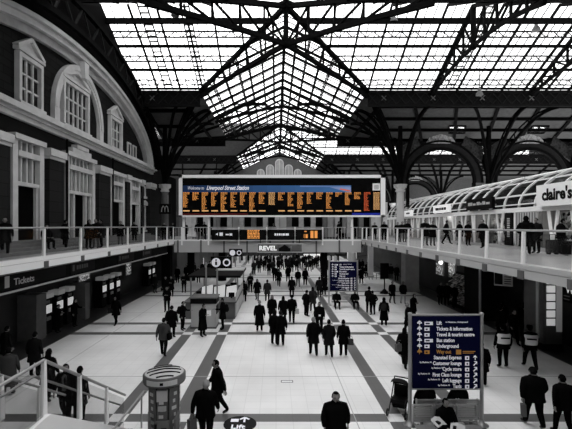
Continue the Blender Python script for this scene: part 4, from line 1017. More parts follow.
for k in range(4): MB().prism([(0,0,.5+.42*k),(.7,0,.75+.42*k),(.7,0,.7+.42*k),(0,0,.45+.42*k)], (0,2.4,0)).build('shelf', M_GOODS, t)
MB().box(.7,.8,0,2.4,0,2.8).box(0,.7,2.4,2.45,0,2.8).build('frame', M_DARK2, t)
t = thing('shop_sign', 'dark shop fascia with pale letters cut off by right frame edge', 'sign', (13.2, 16.1, 2.84))
MB().box(0,.1,0,2.3,0,.65).build('board', M_BLACK, t); text('Whis', .5, mat('backlit_letter', (.9,.9,.9), .5, emit=.45), t, (-.02,2.1,.15), FACE_L, bold=.012)
t = thing('shop_lamp', 'white lamp glowing beside the pier under the right walkway', 'lamp', (13.5, 17.6, 3.2)); MB().sphere((0,0,0),.16).build('globe', M_LIT, t); MB().tube((0,0,.1),(0,0,1.2),.02).build('stem', M_STEEL, t)
for i, (x, y) in enumerate(((13.9,20.4),(13.6,33))):
    t = thing('shop_lamp', ('small lit lamp in the dark shop behind the menu boards','small lit lamp above the dark shoppers')[i], 'lamp', (x, y, 3.0)); MB().sphere((0,0,0),.14).build('globe', M_LIT, t); MB().tube((0,0,.1),(0,0,1.36),.02).build('stem', M_STEEL, t)
# golden-arched restaurant sign far left upper level: dark box with white arched letter
t = thing('hanging_sign', 'dark hanging sign with a double-arched letter by the left column', 'sign', (-11.2, 41.5, 8.6))
MB().box(-.9,.3,-.08,.08,-1.35,-.3).build('board', M_BLACK, t); b = MB()
for s in (-1, 1): b.path([(-.3+s*.17+.17*math.cos(PI*i/10)*1,-.1,-1.15+.62*math.sin(PI*i/10)) for i in range(11)], .06, .06, up=(0,1,0))
b.build('emblem', M_OFFW, t)
MB().tube((0,0,-.3),(0,0,.6),.03).build('hanger', M_STEEL, t)
# pushchair
x0, y0 = 4.0, 12.7
t = thing('pushchair', 'dark hooded pushchair standing left of the large direction sign', 'pushchair', (3.98, 12.9, 0), -.5); t.scale = (.92, .92, .92)
h = MB()
for i in range(9): pass
rings = []
for i in range(8):
    a = PI*.05+PI*.62*i/7; rings.append([(.27*math.cos(PI*j/10), -.05+.36*math.cos(a)*(math.sin(PI*j/10)*.25+.75), .82+.36*math.sin(a)*(math.sin(PI*j/10)*.3+.7)) for j in range(11)])
h = MB(); n_ = 11
vs_ = [p for r in rings for p in r]; h.add(vs_, [(k*n_+i, k*n_+i+1, (k+1)*n_+i+1, (k+1)*n_+i) for k in range(7) for i in range(10)], 0, True); h.build('hood', M_DARK2, t)
s = MB(); s.prism([(-.24,-.35,.42),(-.24,.25,.4),(-.24,.36,.85),(-.24,.3,.86),(-.24,.2,.5),(-.24,-.3,.52)], (.48,0,0)); s.build('seat', M_BLACK, t)
s = MB()
for q in (-.27, .27): s.tpath([(q,-.5,.1),(q,.0,.5),(q,.5,1.05)], .02); s.tpath([(q,.4,.12),(q,-.05,.5)], .02)
s.tube((-.27,.5,1.05),(.27,.5,1.05),.022); s.build('frame', M_DARK2, t)
for q in (-.3, .3):
    for y, r in ((-.5,.13),(.4,.17)): MB().tube((q-.02,y,r),(q+.02,y,r),r,n=18).tube((q-.03,y,r),(q+.03,y,r),r*.35,n=12,mi=1).build('wheel', [M_BLACK, M_STEEL], t)
MB().box(-.2,.2,-.1,.35,.18,.36).build('basket', M_DARK2, t)
# ================================================================== PEOPLE
M_SKIN = mat('skin', (.2,.19,.185), .5)
CL = {'black': mat('black_cloth', .003, .95, spec=.02), 'char': mat('charcoal_cloth', .007, .95, spec=.02), 'dark': mat('dark_grey_cloth', .015, .95, spec=.02), 'grey': mat('grey_cloth', .04, .95, spec=.02), 'mid': mat('mid_grey_cloth', .09, .95, spec=.02), 'light': mat('light_cloth', .4, .9)}
HC = {'dark': mat('dark_hair', .004, .95, spec=.02), 'brown': mat('brown_hair', .012, .95, spec=.02), 'grey': mat('grey_hair', .22, .7)}
M_SHOE = mat('black_leather', .007, .4); M_EYE = mat('eye', .01, .2); M_LIP = mat('lips', (.2,.13,.12), .5)
def joints(p):
    J = {}
    dz = -.44 if p == 'sit' else 0
    J['pel'] = (0,0,.95+dz); J['sp'] = (0,.0,1.16+dz); J['ch'] = (0,.0,1.36+dz); J['nk'] = (0,-.01,1.49+dz); J['hd'] = (0,-.03,1.58+dz)
    for n, s in (('l',1),('r',-1)):
        J['sh'+n] = (s*.185,0,1.41+dz); J['hp'+n] = (s*.095,0,.9+dz)
        if p == 'sit':
            J['kn'+n] = (s*.13,-.43,.50); J['an'+n] = (s*.13,-.42,.09); J['to'+n] = (s*.14,-.58,.04)
            J['el'+n] = (s*.26,-.08,1.13+dz); J['wr'+n] = (s*.13,-.32,1.08+dz)
        else:
            J['kn'+n] = (s*.105,-.02,.5); J['an'+n] = (s*.11,.02,.09); J['to'+n] = (s*.13,-.15,.04)
            J['el'+n] = (s*.25,.03,1.13); J['wr'+n] = (s*.265,-.05,.88)
    def swing(n, s, k, a, w): J['kn'+n] = (s*.1,k[0],k[1]); J['an'+n] = (s*.1,a[0],a[1]); J['to'+n] = (s*.12,a[0]-.16,max(.035,a[1]-w))
    if p == 'walk': swing('l',1,(-.17,.52),(-.28,.09),.04); swing('r',-1,(.12,.50),(.34,.13),.09)
    if p == 'stroll': swing('l',1,(-.1,.51),(-.15,.09),.05); swing('r',-1,(.02,.49),(.2,.14),.1)
    if p in ('walk', 'stroll'):
        q = .6 if p == 'stroll' else 1
        J['ell'] = (.25,.12*q,1.14); J['wrl'] = (.26,.16*q,.89); J['elr'] = (-.25,-.06*q,1.13); J['wrr'] = (-.24,-.25*q,.94)
    if p == 'phone':
        for n, s in (('l',1),('r',-1)): J['el'+n] = (s*.235,-.05,1.13); J['wr'+n] = (s*.09,-.27,1.2)
        J['hd'] = (0,-.07,1.575)
    if p == 'reach': J['ell'] = (.24,-.14,1.18); J['wrl'] = (.2,-.4,1.2)
    if p == 'pocket':
        for n, s in (('l',1),('r',-1)): J['el'+n] = (s*.3,.07,1.14); J['wr'+n] = (s*.21,-.08,.97)
    if p == 'lean':
        for n, s in (('l',1),('r',-1)): J['el'+n] = (s*.27,-.16,1.14); J['wr'+n] = (s*.2,-.38,1.18)
        J['hd'] = (0,-.08,1.57)
    return J
SEG = [('pel','sp',.16,.15,'t'),('sp','ch',.15,.165,'t'),('ch','nk',.165,.065,'t'),('nk','hd',.06,.06,'s')]
for n in 'lr':
    SEG += [('ch','sh'+n,.165,.088,'t'),('sh'+n,'el'+n,.088,.062,'t'),('el'+n,'wr'+n,.06,.042,'t'),('pel','hp'+n,.16,.115,'b'),('hp'+n,'kn'+n,.115,.078,'b'),('kn'+n,'an'+n,.078,.052,'b'),('an'+n,'to'+n,.055,.042,'f')]
RAD = {'pel':.15,'sp':.145,'ch':.16,'nk':.062,'hd':.055}
for n in 'lr': RAD.update({'sh'+n:.088,'el'+n:.062,'wr'+n:.045,'hp'+n:.115,'kn'+n:.08,'an'+n:.056,'to'+n:.042})
def head_rings(c, k=1.0, z0=-1.0, z1=1.0):
    rings = []; nv, nu = 12, 16
    for j in range(nv+1):
        ph = -PI/2+PI*j/nv; sz = math.sin(ph); cz = max(math.cos(ph), .03); ring = []
        for i in range(nu):
            a = 2*PI*i/nu; x = math.cos(a)*cz; y = math.sin(a)*cz; z = sz
            jaw = 1-.28*max(0, -z) ; fx = .074*jaw*k; fy = .094*(1-.18*max(0,-z))*k; 
            X, Y, Z = x*fx, y*fy-.012*max(0,-z), z*.122*k
            if y < -.85 and -.35 < z < .1: Y -= .018*(1-abs(x)*3 if abs(x) < .33 else 0)
            ring.append((c[0]+X, c[1]+Y, c[2]+Z))
        rings.append(ring)
    return rings
BODY = {}
def body(pose, top, bottom):
    key = (pose, top, bottom)
    if key in BODY: return BODY[key]
    J = joints(pose); names = list(J); idx = {n: i for i, n in enumerate(names)}
    me = bpy.data.meshes.new('sk'); me.from_pydata([J[n] for n in names], [(idx[a], idx[b]) for a, b, *_ in SEG], [])
    o = bpy.data.objects.new('sk', me); C.objects.link(o)
    o.modifiers.new('skin', 'SKIN')
    if not me.skin_vertices: raise RuntimeError('no skin layer')
    sv = me.skin_vertices[0].data
    for n in names: sv[idx[n]].radius = (RAD[n], RAD[n]*(.8 if n in ('pel','sp','ch') else 1)); sv[idx[n]].use_root = (n == 'pel')
    ss = o.modifiers.new('sub', 'SUBSURF'); ss.levels = 1; ss.render_levels = 1
    dg = bpy.context.evaluated_depsgraph_get(); ev = o.evaluated_get(dg).to_mesh()
    mb = MB(); V = [v.co.copy() for v in ev.vertices]; mb.v = [tuple(v) for v in V]
    Jv = {n: Vector(J[n]) for n in J}; mi = {'t': 1, 's': 0, 'b': 2, 'f': 3}
    for p in ev.polygons:
        c = p.center; best = None
        for a, b, r0, r1, tg in SEG:
            A, B = Jv[a], Jv[b]; d = B-A; s = max(0, min(1, (c-A).dot(d)/d.length_squared)); q = (c-(A+d*s)).length/(r0+(r1-r0)*s)
            if best is None or q < best[0]: best = (q, tg)
        mb.f.append(tuple(p.vertices)); mb.m.append(mi[best[1]]); mb.smooth.append(True)
    bpy.data.objects.remove(o)
    hc = (J['hd'][0], J['hd'][1]-.01, J['hd'][2]+.065)
    mb.loft(head_rings(hc), 0)
    for s in (-1, 1):
        mb.sphere((hc[0]+s*.074, hc[1]+.012, hc[2]-.005), (.012,.022,.033), 6, 5, 0)
        mb.sphere((hc[0]+s*.03, hc[1]-.086, hc[2]+.012), (.013,.008,.008), 6, 4, 4)
    mb.box(hc[0]-.022, hc[0]+.022, hc[1]-.094, hc[1]-.08, hc[2]-.062, hc[2]-.053, 5)
    for n, s in (('l',1),('r',-1)):      # palm, four fingers of unequal length and a thumb from the side of the palm
        W = Jv['wr'+n]; d = (W-Jv['el'+n]).normalized(); side = Vector((0,-1,0)) if abs(d.y) < .7 else Vector((-s,0,0))
        side = (side-d*side.dot(d)).normalized(); nn = d.cross(side).normalized()
        P = W+d*.085
        mb.loft([[tuple(W+d*t+side*(math.cos(2*PI*i/8)*w_)+nn*(math.sin(2*PI*i/8)*th)) for i in range(8)] for t, w_, th in ((-.01,.026,.02),(.03,.036,.017),(.085,.04,.013))], 0)
        inw = nn*(-1 if nn.x*s > 0 else 1)
        for k, ln in enumerate((.068,.078,.072,.055)):
            b0 = P+side*(.03-.02*k)-d*.012; m1 = b0+d*ln*.55+inw*.006; e1 = m1+d*ln*.4+inw*.022
            mb.tube(b0, m1, .0095, .0085, 6, 0); mb.tube(m1, e1, .0085, .006, 6, 0)
        t0 = W+d*.03+side*.03; t1 = t0+d*.03+side*.028; mb.tube(t0, t1, .011, .009, 6, 0); mb.tube(t1, t1+d*.032+side*.004, .009, .006, 6, 0)
    BODY[key] = mb.mesh('body', [M_SKIN, CL[top], CL[bottom], M_SHOE, M_EYE, M_LIP]); return BODY[key]
COAT = {}
def coat(pose, kind, col):
    key = (pose, kind, col)
    if key in COAT: return COAT[key]
    dz = -.44 if pose == 'sit' else 0; hem = {'jacket': .80, 'coat': .62, 'long': .38, 'none': .9}[kind]
    if pose == 'sit': hem = .93
    hem += dz; f = 1.0; wk = .06 if pose in ('walk', 'stroll') else 0
    L_ = [(1.53+dz,.065,.07,0),(1.50+dz,.085,.085,0),(1.465+dz,.15,.11,0),(1.41+dz,.203,.135,0),(1.33+dz,.23,.15,0),(1.22+dz,.225,.158,0),(1.06+dz,.205,.152,0),(.92+dz,.205,.15,0)]
    rng = .92+dz-hem
    for q in (.35, .7, 1.0):
        if rng > .02: L_.append((.92+dz-rng*q, .205+.05*q*min(1, rng*2.2), .15+(.05+wk)*q*min(1, rng*2.2), 0))
    n = 18; rings = []
    for z, a, b, _ in L_:
        ring = []
        for i in range(n):
            t_ = 2*PI*i/n; c_, s_ = math.cos(t_), math.sin(t_); e = .85
            w_ = 1+.02*math.sin(i*2.5+z*9)
            ring.append((math.copysign(abs(c_)**e, c_)*a*w_, math.copysign(abs(s_)**e, s_)*b*w_+.005, z))
        rings.append(ring)
    mb = MB(); mb.loft(rings, 0)
    # collar
    mb.loft([[(math.cos(2*PI*i/12)*.085, math.sin(2*PI*i/12)*.08, 1.48+dz) for i in range(12)], [(math.cos(2*PI*i/12)*.072, math.sin(2*PI*i/12)*.075+.005, 1.545+dz) for i in range(12)]], 0)
    COAT[key] = mb.mesh('coat', [CL[col]]); return COAT[key]
HAIR = {}
def hair(pose, kind, col):
    key = (pose, kind, col)
    if key in HAIR: return HAIR[key]
    J = joints(pose); c = (J['hd'][0], J['hd'][1]-.01, J['hd'][2]+.065); mb = MB(); nv, nu = 12, 16
    rr = head_rings(c, 1.12 if kind != 'hood' else 1.32)
    vs_ = [p for r in rr for p in r]; fs = []
    for j in range(nv):
        for i in range(nu):
            a = 2*PI*(i+.5)/nu; y = math.sin(a); z = -1+2*(j+.5)/nv
            face = y < -.35 and z < (.42 if kind != 'hood' else .5)
            if kind in ('short', 'grey') and (z < -.25 or (y < .2 and z < .1 and y > -.35 and abs(math.cos(a)) > .6 and z < .0)): face = True
            if kind == 'bald': face = face or z > .25 or z < -.2
            if not face: fs.append((j*nu+i, j*nu+(i+1) % nu, (j+1)*nu+(i+1) % nu, (j+1)*nu+i))
    mb.add(vs_, fs, 0, True)
    if kind == 'long':
        mb.loft([[(c[0]+math.cos(2*PI*i/12)*a, c[1]+.03+dy+math.sin(2*PI*i/12)*b, c[2]+z) for i in range(12)] for z, a, b, dy in ((.05,.085,.07,.0),(-.06,.092,.07,.01),(-.15,.1,.06,.035),(-.26,.085,.045,.055),(-.31,.05,.02,.06))])
    if kind == 'hood':
        mb.loft([[(c[0]+math.cos(2*PI*i/12)*a, c[1]+.03+math.sin(2*PI*i/12)*b, c[2]+z) for i in range(12)] for z, a, b in ((-.08,.1,.09),(-.15,.12,.1),(-.19,.14,.1))])
    if kind == 'bun': mb.sphere((c[0], c[1]+.11, c[2]+.04), .045, 8, 6)
    HAIR[key] = mb.mesh('hair', [CL[col] if kind == 'hood' else HC[col]]); return HAIR[key]
def child(name, me, par):
    o = bpy.data.objects.new(name, me); C.objects.link(o); o.parent = par; return o
def person(label, x, y, rz, pose='stand', ct='jacket', top='black', bot='black', hr='short', hc='dark', h=1.75, z=0, bulk=1.0, group=None):
    t = thing('person', label, 'person', (x, y, z), math.radians(rz), group); s = h/1.76; t.scale = (s*bulk*1.1, s*bulk*1.06, s)
    child('body', body(pose, top, bot), t)
    if ct != 'none': child({'jacket': 'jacket', 'coat': 'coat', 'long': 'coat'}[ct], coat(pose, ct, top), t)
    child('hood' if hr == 'hood' else 'hair', hair(pose, hr, top if hr == 'hood' else hc), t)
    return t
def P(label, px, py, *a, **k): x, y = fl(px, py); return person(label, x, y, *a, **k)
# ---- bags and carried things
def handbag(label, x, y, z, m='char', w=.3, hh=.24, rz=0, cat='bag', name='handbag'):
    t = thing(name, label, cat, (x, y, z), math.radians(rz))
    MB().prism([(-w/2,-.06,0),(w/2,-.06,0),(w/2*.9,-.04,hh),(-w/2*.9,-.04,hh)], (0,.12,0)).build('bag', CL[m], t)
    MB().path([(-w*.25,0,hh*.9),(-w*.2,0,hh+.14),(w*.2,0,hh+.14),(w*.25,0,hh*.9)], .015, .02, up=(0,1,0)).build('handle', CL[m], t); return t
def backpack(label, p, m='dark'):
    rz = p.rotation_euler.z; d = Vector((-math.sin(rz), math.cos(rz), 0)); s = p.scale.z; Lc = Vector(p.location)+d*.22*s
    t = thing('backpack', label, 'backpack', (Lc.x, Lc.y, Lc.z+1.0*s), rz)
    MB().loft([[(math.cos(2*PI*i/12)*a, math.sin(2*PI*i/12)*b, z_) for i in range(12)] for z_, a, b in ((0,.12,.07),(.05,.16,.1),(.28,.16,.1),(.4,.11,.07),(.43,.04,.03))]).build('bag', CL[m], t)
    q = MB()
    for sx in (-.1, .1): q.path([(sx,-.06,.38),(sx,-.2,.44),(sx*1.1,-.36,.3),(sx*1.1,-.34,.12)], .035, .015, up=(1,0,0))
    q.build('strap', CL[m], t); MB().box(-.1,.1,.08,.12,.06,.22).build('pocket', CL[m], t); return t

# nearest figures
person('broad man in black jacket facing the camera at the bottom centre', 1.52, 10.2, 0, 'stroll', 'jacket', 'black', 'black', 'short', 'dark', 1.78, bulk=1.16)
P('man in black striding left past the floor sticker, at lower left of centre', 217, 417.5, -68, 'walk', 'jacket', 'black', 'black', 'short', 'dark', 1.8, bulk=1.05)
person('grey-haired man in black seen from behind, holding a bag at the bottom', -1.93, 10.95, 172, 'stroll', 'jacket', 'black', 'black', 'short', 'grey', 1.76, bulk=1.15)
handbag('pale carrier bag held by the grey-haired man at the bottom', -2.27, 10.85, .38, 'mid', .28, .4, 60, name='carrier_bag')
person('heavy-set man in black jacket walking away at the lower right', 7.7, 11.95, 172, 'stroll', 'jacket', 'black', 'black', 'short', 'dark', 1.76, bulk=1.28)
handbag('white carrier bag held by the heavy-set man at lower right', 7.28, 11.75, .42, 'mid', .14, .36, 80, name='carrier_bag')
person('man in black walking away at the right edge, beside the heavy-set man', 8.22, 11.45, 178, 'stroll', 'jacket', 'black', 'black', 'short', 'dark', 1.72, bulk=1.08)
def vest(label, p, top_m=M_LIT2):
    t = thing('reflective_vest', label, 'vest', p.location, p.rotation_euler.z); t.scale = p.scale
    return t
for lb, px, py, rz, ps in (('left police officer seen from behind with a pale reflective vest', 503, 367.5, 175, 'stand'), ('right police officer walking away in a pale reflective vest', 530, 369, 165, 'walk')):
    p = P(lb, px, py, rz, ps, 'jacket', 'black', 'black', 'short', 'dark', 1.8, bulk=1.08)
    v = MB(); rg = []
    for z_, a, b in ((1.02,.2,.158),(1.2,.213,.162),(1.36,.226,.152),(1.43,.2,.13)): rg.append([(math.cos(2*PI*i/18)*a*1.13, math.sin(2*PI*i/18)*b*1.1+.005, z_) for i in range(18)])
    v.loft(rg, 0, caps=False).build('reflective_vest', mat('reflective_vest', .75, .5), p)
    v = MB(); v.box(-.15,.15,.185,.195,1.24,1.3).build('back_patch', M_DARK2, p)
    v = MB(); v.loft([[(math.cos(2*PI*i/14)*.095, -.04+math.sin(2*PI*i/14)*.115, z_) for i in range(14)] for z_ in (1.68,1.74,1.78)]); v.build('cap', CL['black'], p)
P('dark-suited man facing the camera behind the left police officer', 513.5, 345, 10, 'stroll', 'jacket', 'black', 'black', 'short', 'dark', 1.78)
p = P('man in grey jacket walking away above the round-topped pillar', 163.5, 356.5, 178, 'stroll', 'jacket', 'grey', 'char', 'short', 'dark', 1.76)
handbag('dark shoulder bag on the man in grey jacket above the pillar', p.location.x+.3, p.location.y-.05, .8, 'black', .32, .28, 80, name='shoulder_bag')
p = person('man in open dark jacket and pale shirt by the stair rail, facing the camera', -6.45, 12.3, 8, 'stroll', 'jacket', 'black', 'char', 'short', 'dark', 1.76, bulk=1.08)
MB().prism([(-.045,-.16,1.0),(.045,-.16,1.0),(.06,-.15,1.42),(0,-.12,1.5),(-.06,-.15,1.42)], (0,.02,0)).build('shirt', CL['mid'], p)
person('dark-coated person right behind the man in open jacket by the stairs', -5.98, 12.15, 170, 'stand', 'coat', 'char', 'black', 'short', 'dark', 1.72)
person('woman in black coat holding a small bag at arm, behind the stair rail apex', -7.8, 13.7, 172, 'stroll', 'coat', 'black', 'black', 'long', 'dark', 1.78)
handbag('small dark handbag beside the woman in black coat by the stairs', -7.35, 13.6, .68, 'char', .26, .22)
person('dark-suited person standing near the left edge beyond the stairs', -9.6, 15.9, 180, 'stand', 'coat', 'char', 'black', 'short', 'dark', 1.78)
person('person in grey coat at the left edge beyond the stair glass', -9.5, 14.2, 200, 'stand', 'long', 'grey', 'dark', 'short', 'dark', 1.66, bulk=1.15)
person('dark person partly cut off by the left frame edge below the walkway', -11.4, 16.9, 160, 'stand', 'coat', 'char', 'black', 'short', 'dark', 1.75)
# trio and pairs in the middle
P('left one of three dark-coated people walking away abreast', 313.5, 356, 182, 'stroll', 'coat', 'black', 'black', 'short', 'grey', 1.78, bulk=1.05)
P('middle one of three dark-coated people walking away abreast', 329, 357.5, 180, 'stroll', 'coat', 'char', 'black', 'short', 'dark', 1.72)
p = P('right one of three dark-coated people walking away abreast, with a bag', 343.5, 356.5, 178, 'stand', 'coat', 'black', 'black', 'short', 'dark', 1.68)
handbag('dark bag held by the rightmost of the three people walking abreast', p.location.x+.33, p.location.y-.05, .55, 'grey', .24, .26)
P('left figure of the tall dark pair standing close in the centre', 274.5, 345, 150, 'stand', 'coat', 'black', 'black', 'long', 'dark', 1.76, bulk=1.05)
P('right figure of the tall dark pair standing close in the centre', 280.5, 346, 185, 'stand', 'coat', 'black', 'black', 'short', 'brown', 1.75, bulk=1.05)
P('woman in dark coat facing the camera just behind the tall dark pair', 272, 323, 5, 'stroll', 'coat', 'black', 'black', 'long', 'brown', 1.72)
P('woman with long dark hair walking away behind the tall dark pair', 283.2, 324, 175, 'stroll', 'coat', 'black', 'black', 'long', 'dark', 1.7)
p = P('person in black walking away with a white bag, centre', 291.8, 323.5, 178, 'stroll', 'jacket', 'black', 'black', 'short', 'dark', 1.75)
handbag('white bag carried at the side of the person in black at the centre', p.location.x+.3, p.location.y, .6, 'light', .3, .3)
P('lone figure in long black coat standing left of the centre pair', 259.5, 331.5, 180, 'stand', 'long', 'black', 'black', 'short', 'grey', 1.76)
P('stout man in black standing alone left of the middle direction sign bench', 306.3, 316.5, 120, 'pocket', 'jacket', 'black', 'black', 'short', 'dark', 1.74, bulk=1.1)
P('person in dark grey coat just right of the stout man in black', 312.8, 312, 185, 'stroll', 'coat', 'dark', 'black', 'long', 'dark', 1.74)
p = P('man in dark jacket wearing a white badge, facing the camera behind the trio', 319.3, 333.5, 0, 'stroll', 'jacket', 'black', 'black', 'short', 'brown', 1.76)
MB().box(-.05,.05,-.17,-.16,1.0,1.09).build('badge', M_WHITE, p)
P('tall man in dark clothes holding a hand to his chest right of the sign bench', 369, 313.5, 160, 'phone', 'jacket', 'black', 'black', 'short', 'dark', 1.84)
P('person in black with bag standing close against the tall man by the sign bench', 372.8, 315.2, 190, 'pocket', 'jacket', 'black', 'black', 'short', 'dark', 1.64)
p = P('hooded woman in long black coat with a rucksack right of centre', 384, 326, 165, 'stand', 'long', 'black', 'black', 'hood', 'dark', 1.68)
backpack('dark rucksack on the hooded woman right of centre', p, 'dark')
P('person in dark jacket walking with a bag beyond the hooded woman', 392.2, 303.5, 10, 'stroll', 'coat', 'black', 'mid', 'short', 'dark', 1.72)
P('person in dark jacket and pale trousers beyond the hooded woman', 403, 304, 0, 'stroll', 'jacket', 'black', 'light', 'short', 'dark', 1.72)
P('person in black bending over a phone left of the right-hand shops', 413.3, 320.5, 30, 'phone', 'coat', 'black', 'black', 'hood', 'dark', 1.68)
P('man in black walking left above the large direction sign', 408, 335.5, -120, 'stroll', 'coat', 'black', 'black', 'short', 'grey', 1.78)
p = P('person in dark coat half hidden by the left post of the large sign', 404.5, 368, 150, 'walk', 'coat', 'black', 'char', 'long', 'dark', 1.7)
handbag('pale bag carried by the person half hidden by the large sign post', p.location.x-.25, p.location.y-.1, .75, 'mid', .4, .3, 30)
person('dark figure half hidden behind the right post of the large sign', 7.72, 15.0, 170, 'stand', 'coat', 'black', 'black', 'short', 'dark', 1.66)
# left side of the concourse
p = P('woman in black coat with a bag alone on the pale floor at left', 116, 325, -20, 'stroll', 'coat', 'black', 'black', 'hood', 'dark', 1.72)
handbag('dark handbag of the lone woman on the pale floor at left', p.location.x-.3, p.location.y-.1, .75, 'char', .34, .28)
person('dark figure bending at the nearest ticket machine at left', -12.3, 22.5, 90, 'phone', 'jacket', 'black', 'black', 'short', 'dark', 1.6)
person('second dark figure at the near ticket machines at left', -12.0, 23.8, 90, 'reach', 'jacket', 'black', 'black', 'long', 'dark', 1.65)
P('person in dark clothes with pale collar, highest of the three left of the kiosk', 167, 312, 5, 'phone', 'jacket', 'black', 'char', 'short', 'dark', 1.78)
P('stout person in dark coat directly behind the man in grey jacket', 171.5, 338, 175, 'stand', 'coat', 'black', 'black', 'short', 'brown', 1.72, bulk=1.1)
p = P('person with a rucksack reaching to the grey ticket kiosk from its left', 182.5, 330.3, 80, 'reach', 'jacket', 'black', 'black', 'short', 'dark', 1.66)
backpack('dark rucksack of the person at the left side of the ticket kiosk', p, 'char')
P('person in long black coat reading papers right before the ticket kiosk', 202.7, 336.5, 60, 'phone', 'long', 'black', 'black', 'short', 'dark', 1.76)
p0 = fl(202.7, 336.5); tag(MB().box(-.12,.12,-.01,.01,0,.3).build('sheet_of_paper', M_WHITE, None, (p0[0]+.36, p0[1]-.15, 1.15), .5), 'white sheet of paper in the hands of the person before the ticket kiosk', 'paper')
p = P('person in black coat with large rucksack facing left beside the kiosk', 222.8, 329.8, -80, 'reach', 'coat', 'black', 'black', 'short', 'dark', 1.84)
backpack('large dark rucksack of the tall person beside the kiosk', p, 'char')
P('dark figure standing at the right end of the information desk', 244, 302, 190, 'stand', 'coat', 'black', 'black', 'short', 'dark', 1.7)
P('dark figure standing before the rear left columns, legs clear on the floor', 184, 292.7, 0, 'phone', 'jacket', 'black', 'char', 'short', 'dark', 1.74)
P('left of two dark figures close together at far left', 165.5, 297, 10, 'stand', 'coat', 'black', 'char', 'long', 'brown', 1.72)
P('right of two dark figures close together at far left', 171.3, 296.5, 0, 'phone', 'coat', 'black', 'black', 'short', 'brown', 1.74)
P('dark figure at far left nearest the machines under the walkway', 155, 293, 60, 'stand', 'coat', 'char', 'black', 'short', 'dark', 1.72)
P('dark figure left of the information sign, standing by the desk', 198.5, 283, 20, 'stand', 'coat', 'black', 'black', 'long', 'dark', 1.74)
for px, py, lb in ((177.5,283,'dim figure in the shade beyond the two close figures at left'),(186,281,'dim figure with pale face just left of the dark walkway column'),(190.5,280,'dim figure right by the dark walkway column at left'),(172,279,'dim figure farthest left in the shade under the back walkway')):
    P(lb, px, py, random.uniform(-40,40), 'stand', 'coat', 'black', 'black', 'short', 'brown', 1.76)
# middle distance
mid_people = [(250.3,292.5,0,'phone','jacket','black','black','short','person in dark jacket with pale belt left of the distant crowd'),
 (257.2,300.5,-10,'stroll','coat','black','mid','long','dark-coated woman walking, left of the figure in grey'),
 (267.3,301.5,180,'stand','coat','dark','black','short','figure in grey coat seen from behind, left of centre'),
 (291.8,297.5,180,'stand','coat','black','black','short','dark upright figure just above the person with the white bag'),
 (278.8,286.7,175,'walk','coat','black','black','short','dark figure in mid-stride in the gap of the distant crowd'),
 (274.5,281.5,180,'stand','jacket','black','black','short','dark figure to the left of the striding one in the distant crowd'),
 (269,275.8,180,'stand','coat','black','char','short','tall dark figure in front of the pale floor left of the crowd'),
 (288,282,190,'stroll','coat','black','black','short','dark figure right of the striding one in the distant crowd'),
 (298,286.5,0,'walk','jacket','black','mid','short','figure in dark jacket and pale trousers right in the distant crowd'),
 (305.2,285.3,175,'stand','coat','black','black','short','dark upright figure right of the one in pale trousers'),
 (323.8,295.3,180,'stand','coat','black','black','short','dark figure against the slim black column'),
 (319.3,297.5,170,'stroll','coat','char','black','short','figure in charcoal coat left of the slim black column'),
 (361.3,284,180,'stroll','coat','black','black','short','lone dark figure right of the middle direction sign'),
 (440.3,305,15,'stand','coat','black','black','short','dark figure before the lit posters under the right walkway'),
 (446.8,305.5,-10,'stand','coat','black','black','short','second dark figure by the magazine rack under the right walkway'),
 (454.5,308,20,'stand','jacket','black','char','short','figure with pale shoes close to the magazine rack'),
 (391,279,180,'stand','coat','black','black','short','dark figure right beside the distant café tables'),
 (396.5,281,0,'stand','coat','char','black','short','dark figure by the grey pier behind the café tables')]
for px, py, rz, ps, ct, tp, bt, hr, lb in mid_people:
    P(lb, px, py, rz, ps, ct, tp, bt, hr, 'dark', 1.72+.05*((px*7) % 1))
# distant crowd
r = random.Random(11)
for i in range(34):
    x = -2.8+((i*7) % 17)*.6+r.uniform(0,.15); y = 49+14*(i/34)+r.uniform(0,.3)
    tx = r.choice(['black','black','char','dark'])
    person('dark-clothed figure in the distant crowd under the hanging banner', x, y, r.choice([0,180,175,10,60,-70]), r.choice(['stand','stroll','walk']), r.choice(['coat','jacket']), tx, r.choice(['black','char','mid']), r.choice(['short','long']), 'dark', r.uniform(1.62,1.82), group='distant crowd under the banner')
for i in range(8):
    person('dark figure lingering near the distant café tables', 8.4+r.uniform(0,3.6), 46.5+r.uniform(0,6), r.uniform(0,360), 'stand', 'coat', 'black', 'black', 'short', 'dark', 1.7, group='people by the distant café')
for i in range(5):
    person('dark shopper in the shade of the right-hand lower shop', 12.0+.42*i, 21.4+.6*(i % 3), r.uniform(60,200), 'stand', 'coat', 'black', 'black', 'short', 'dark', 1.68+.03*i, group='shoppers in the right lower shop')
for i in range(7):
    person('dim figure in the shade at the far left beyond the walkway columns', -10.2+.7*i, 46+.9*((i*5) % 4), r.uniform(0,360), 'stand', 'coat', 'char', 'black', 'short', 'dark', 1.7, group='dim figures beyond the left columns')
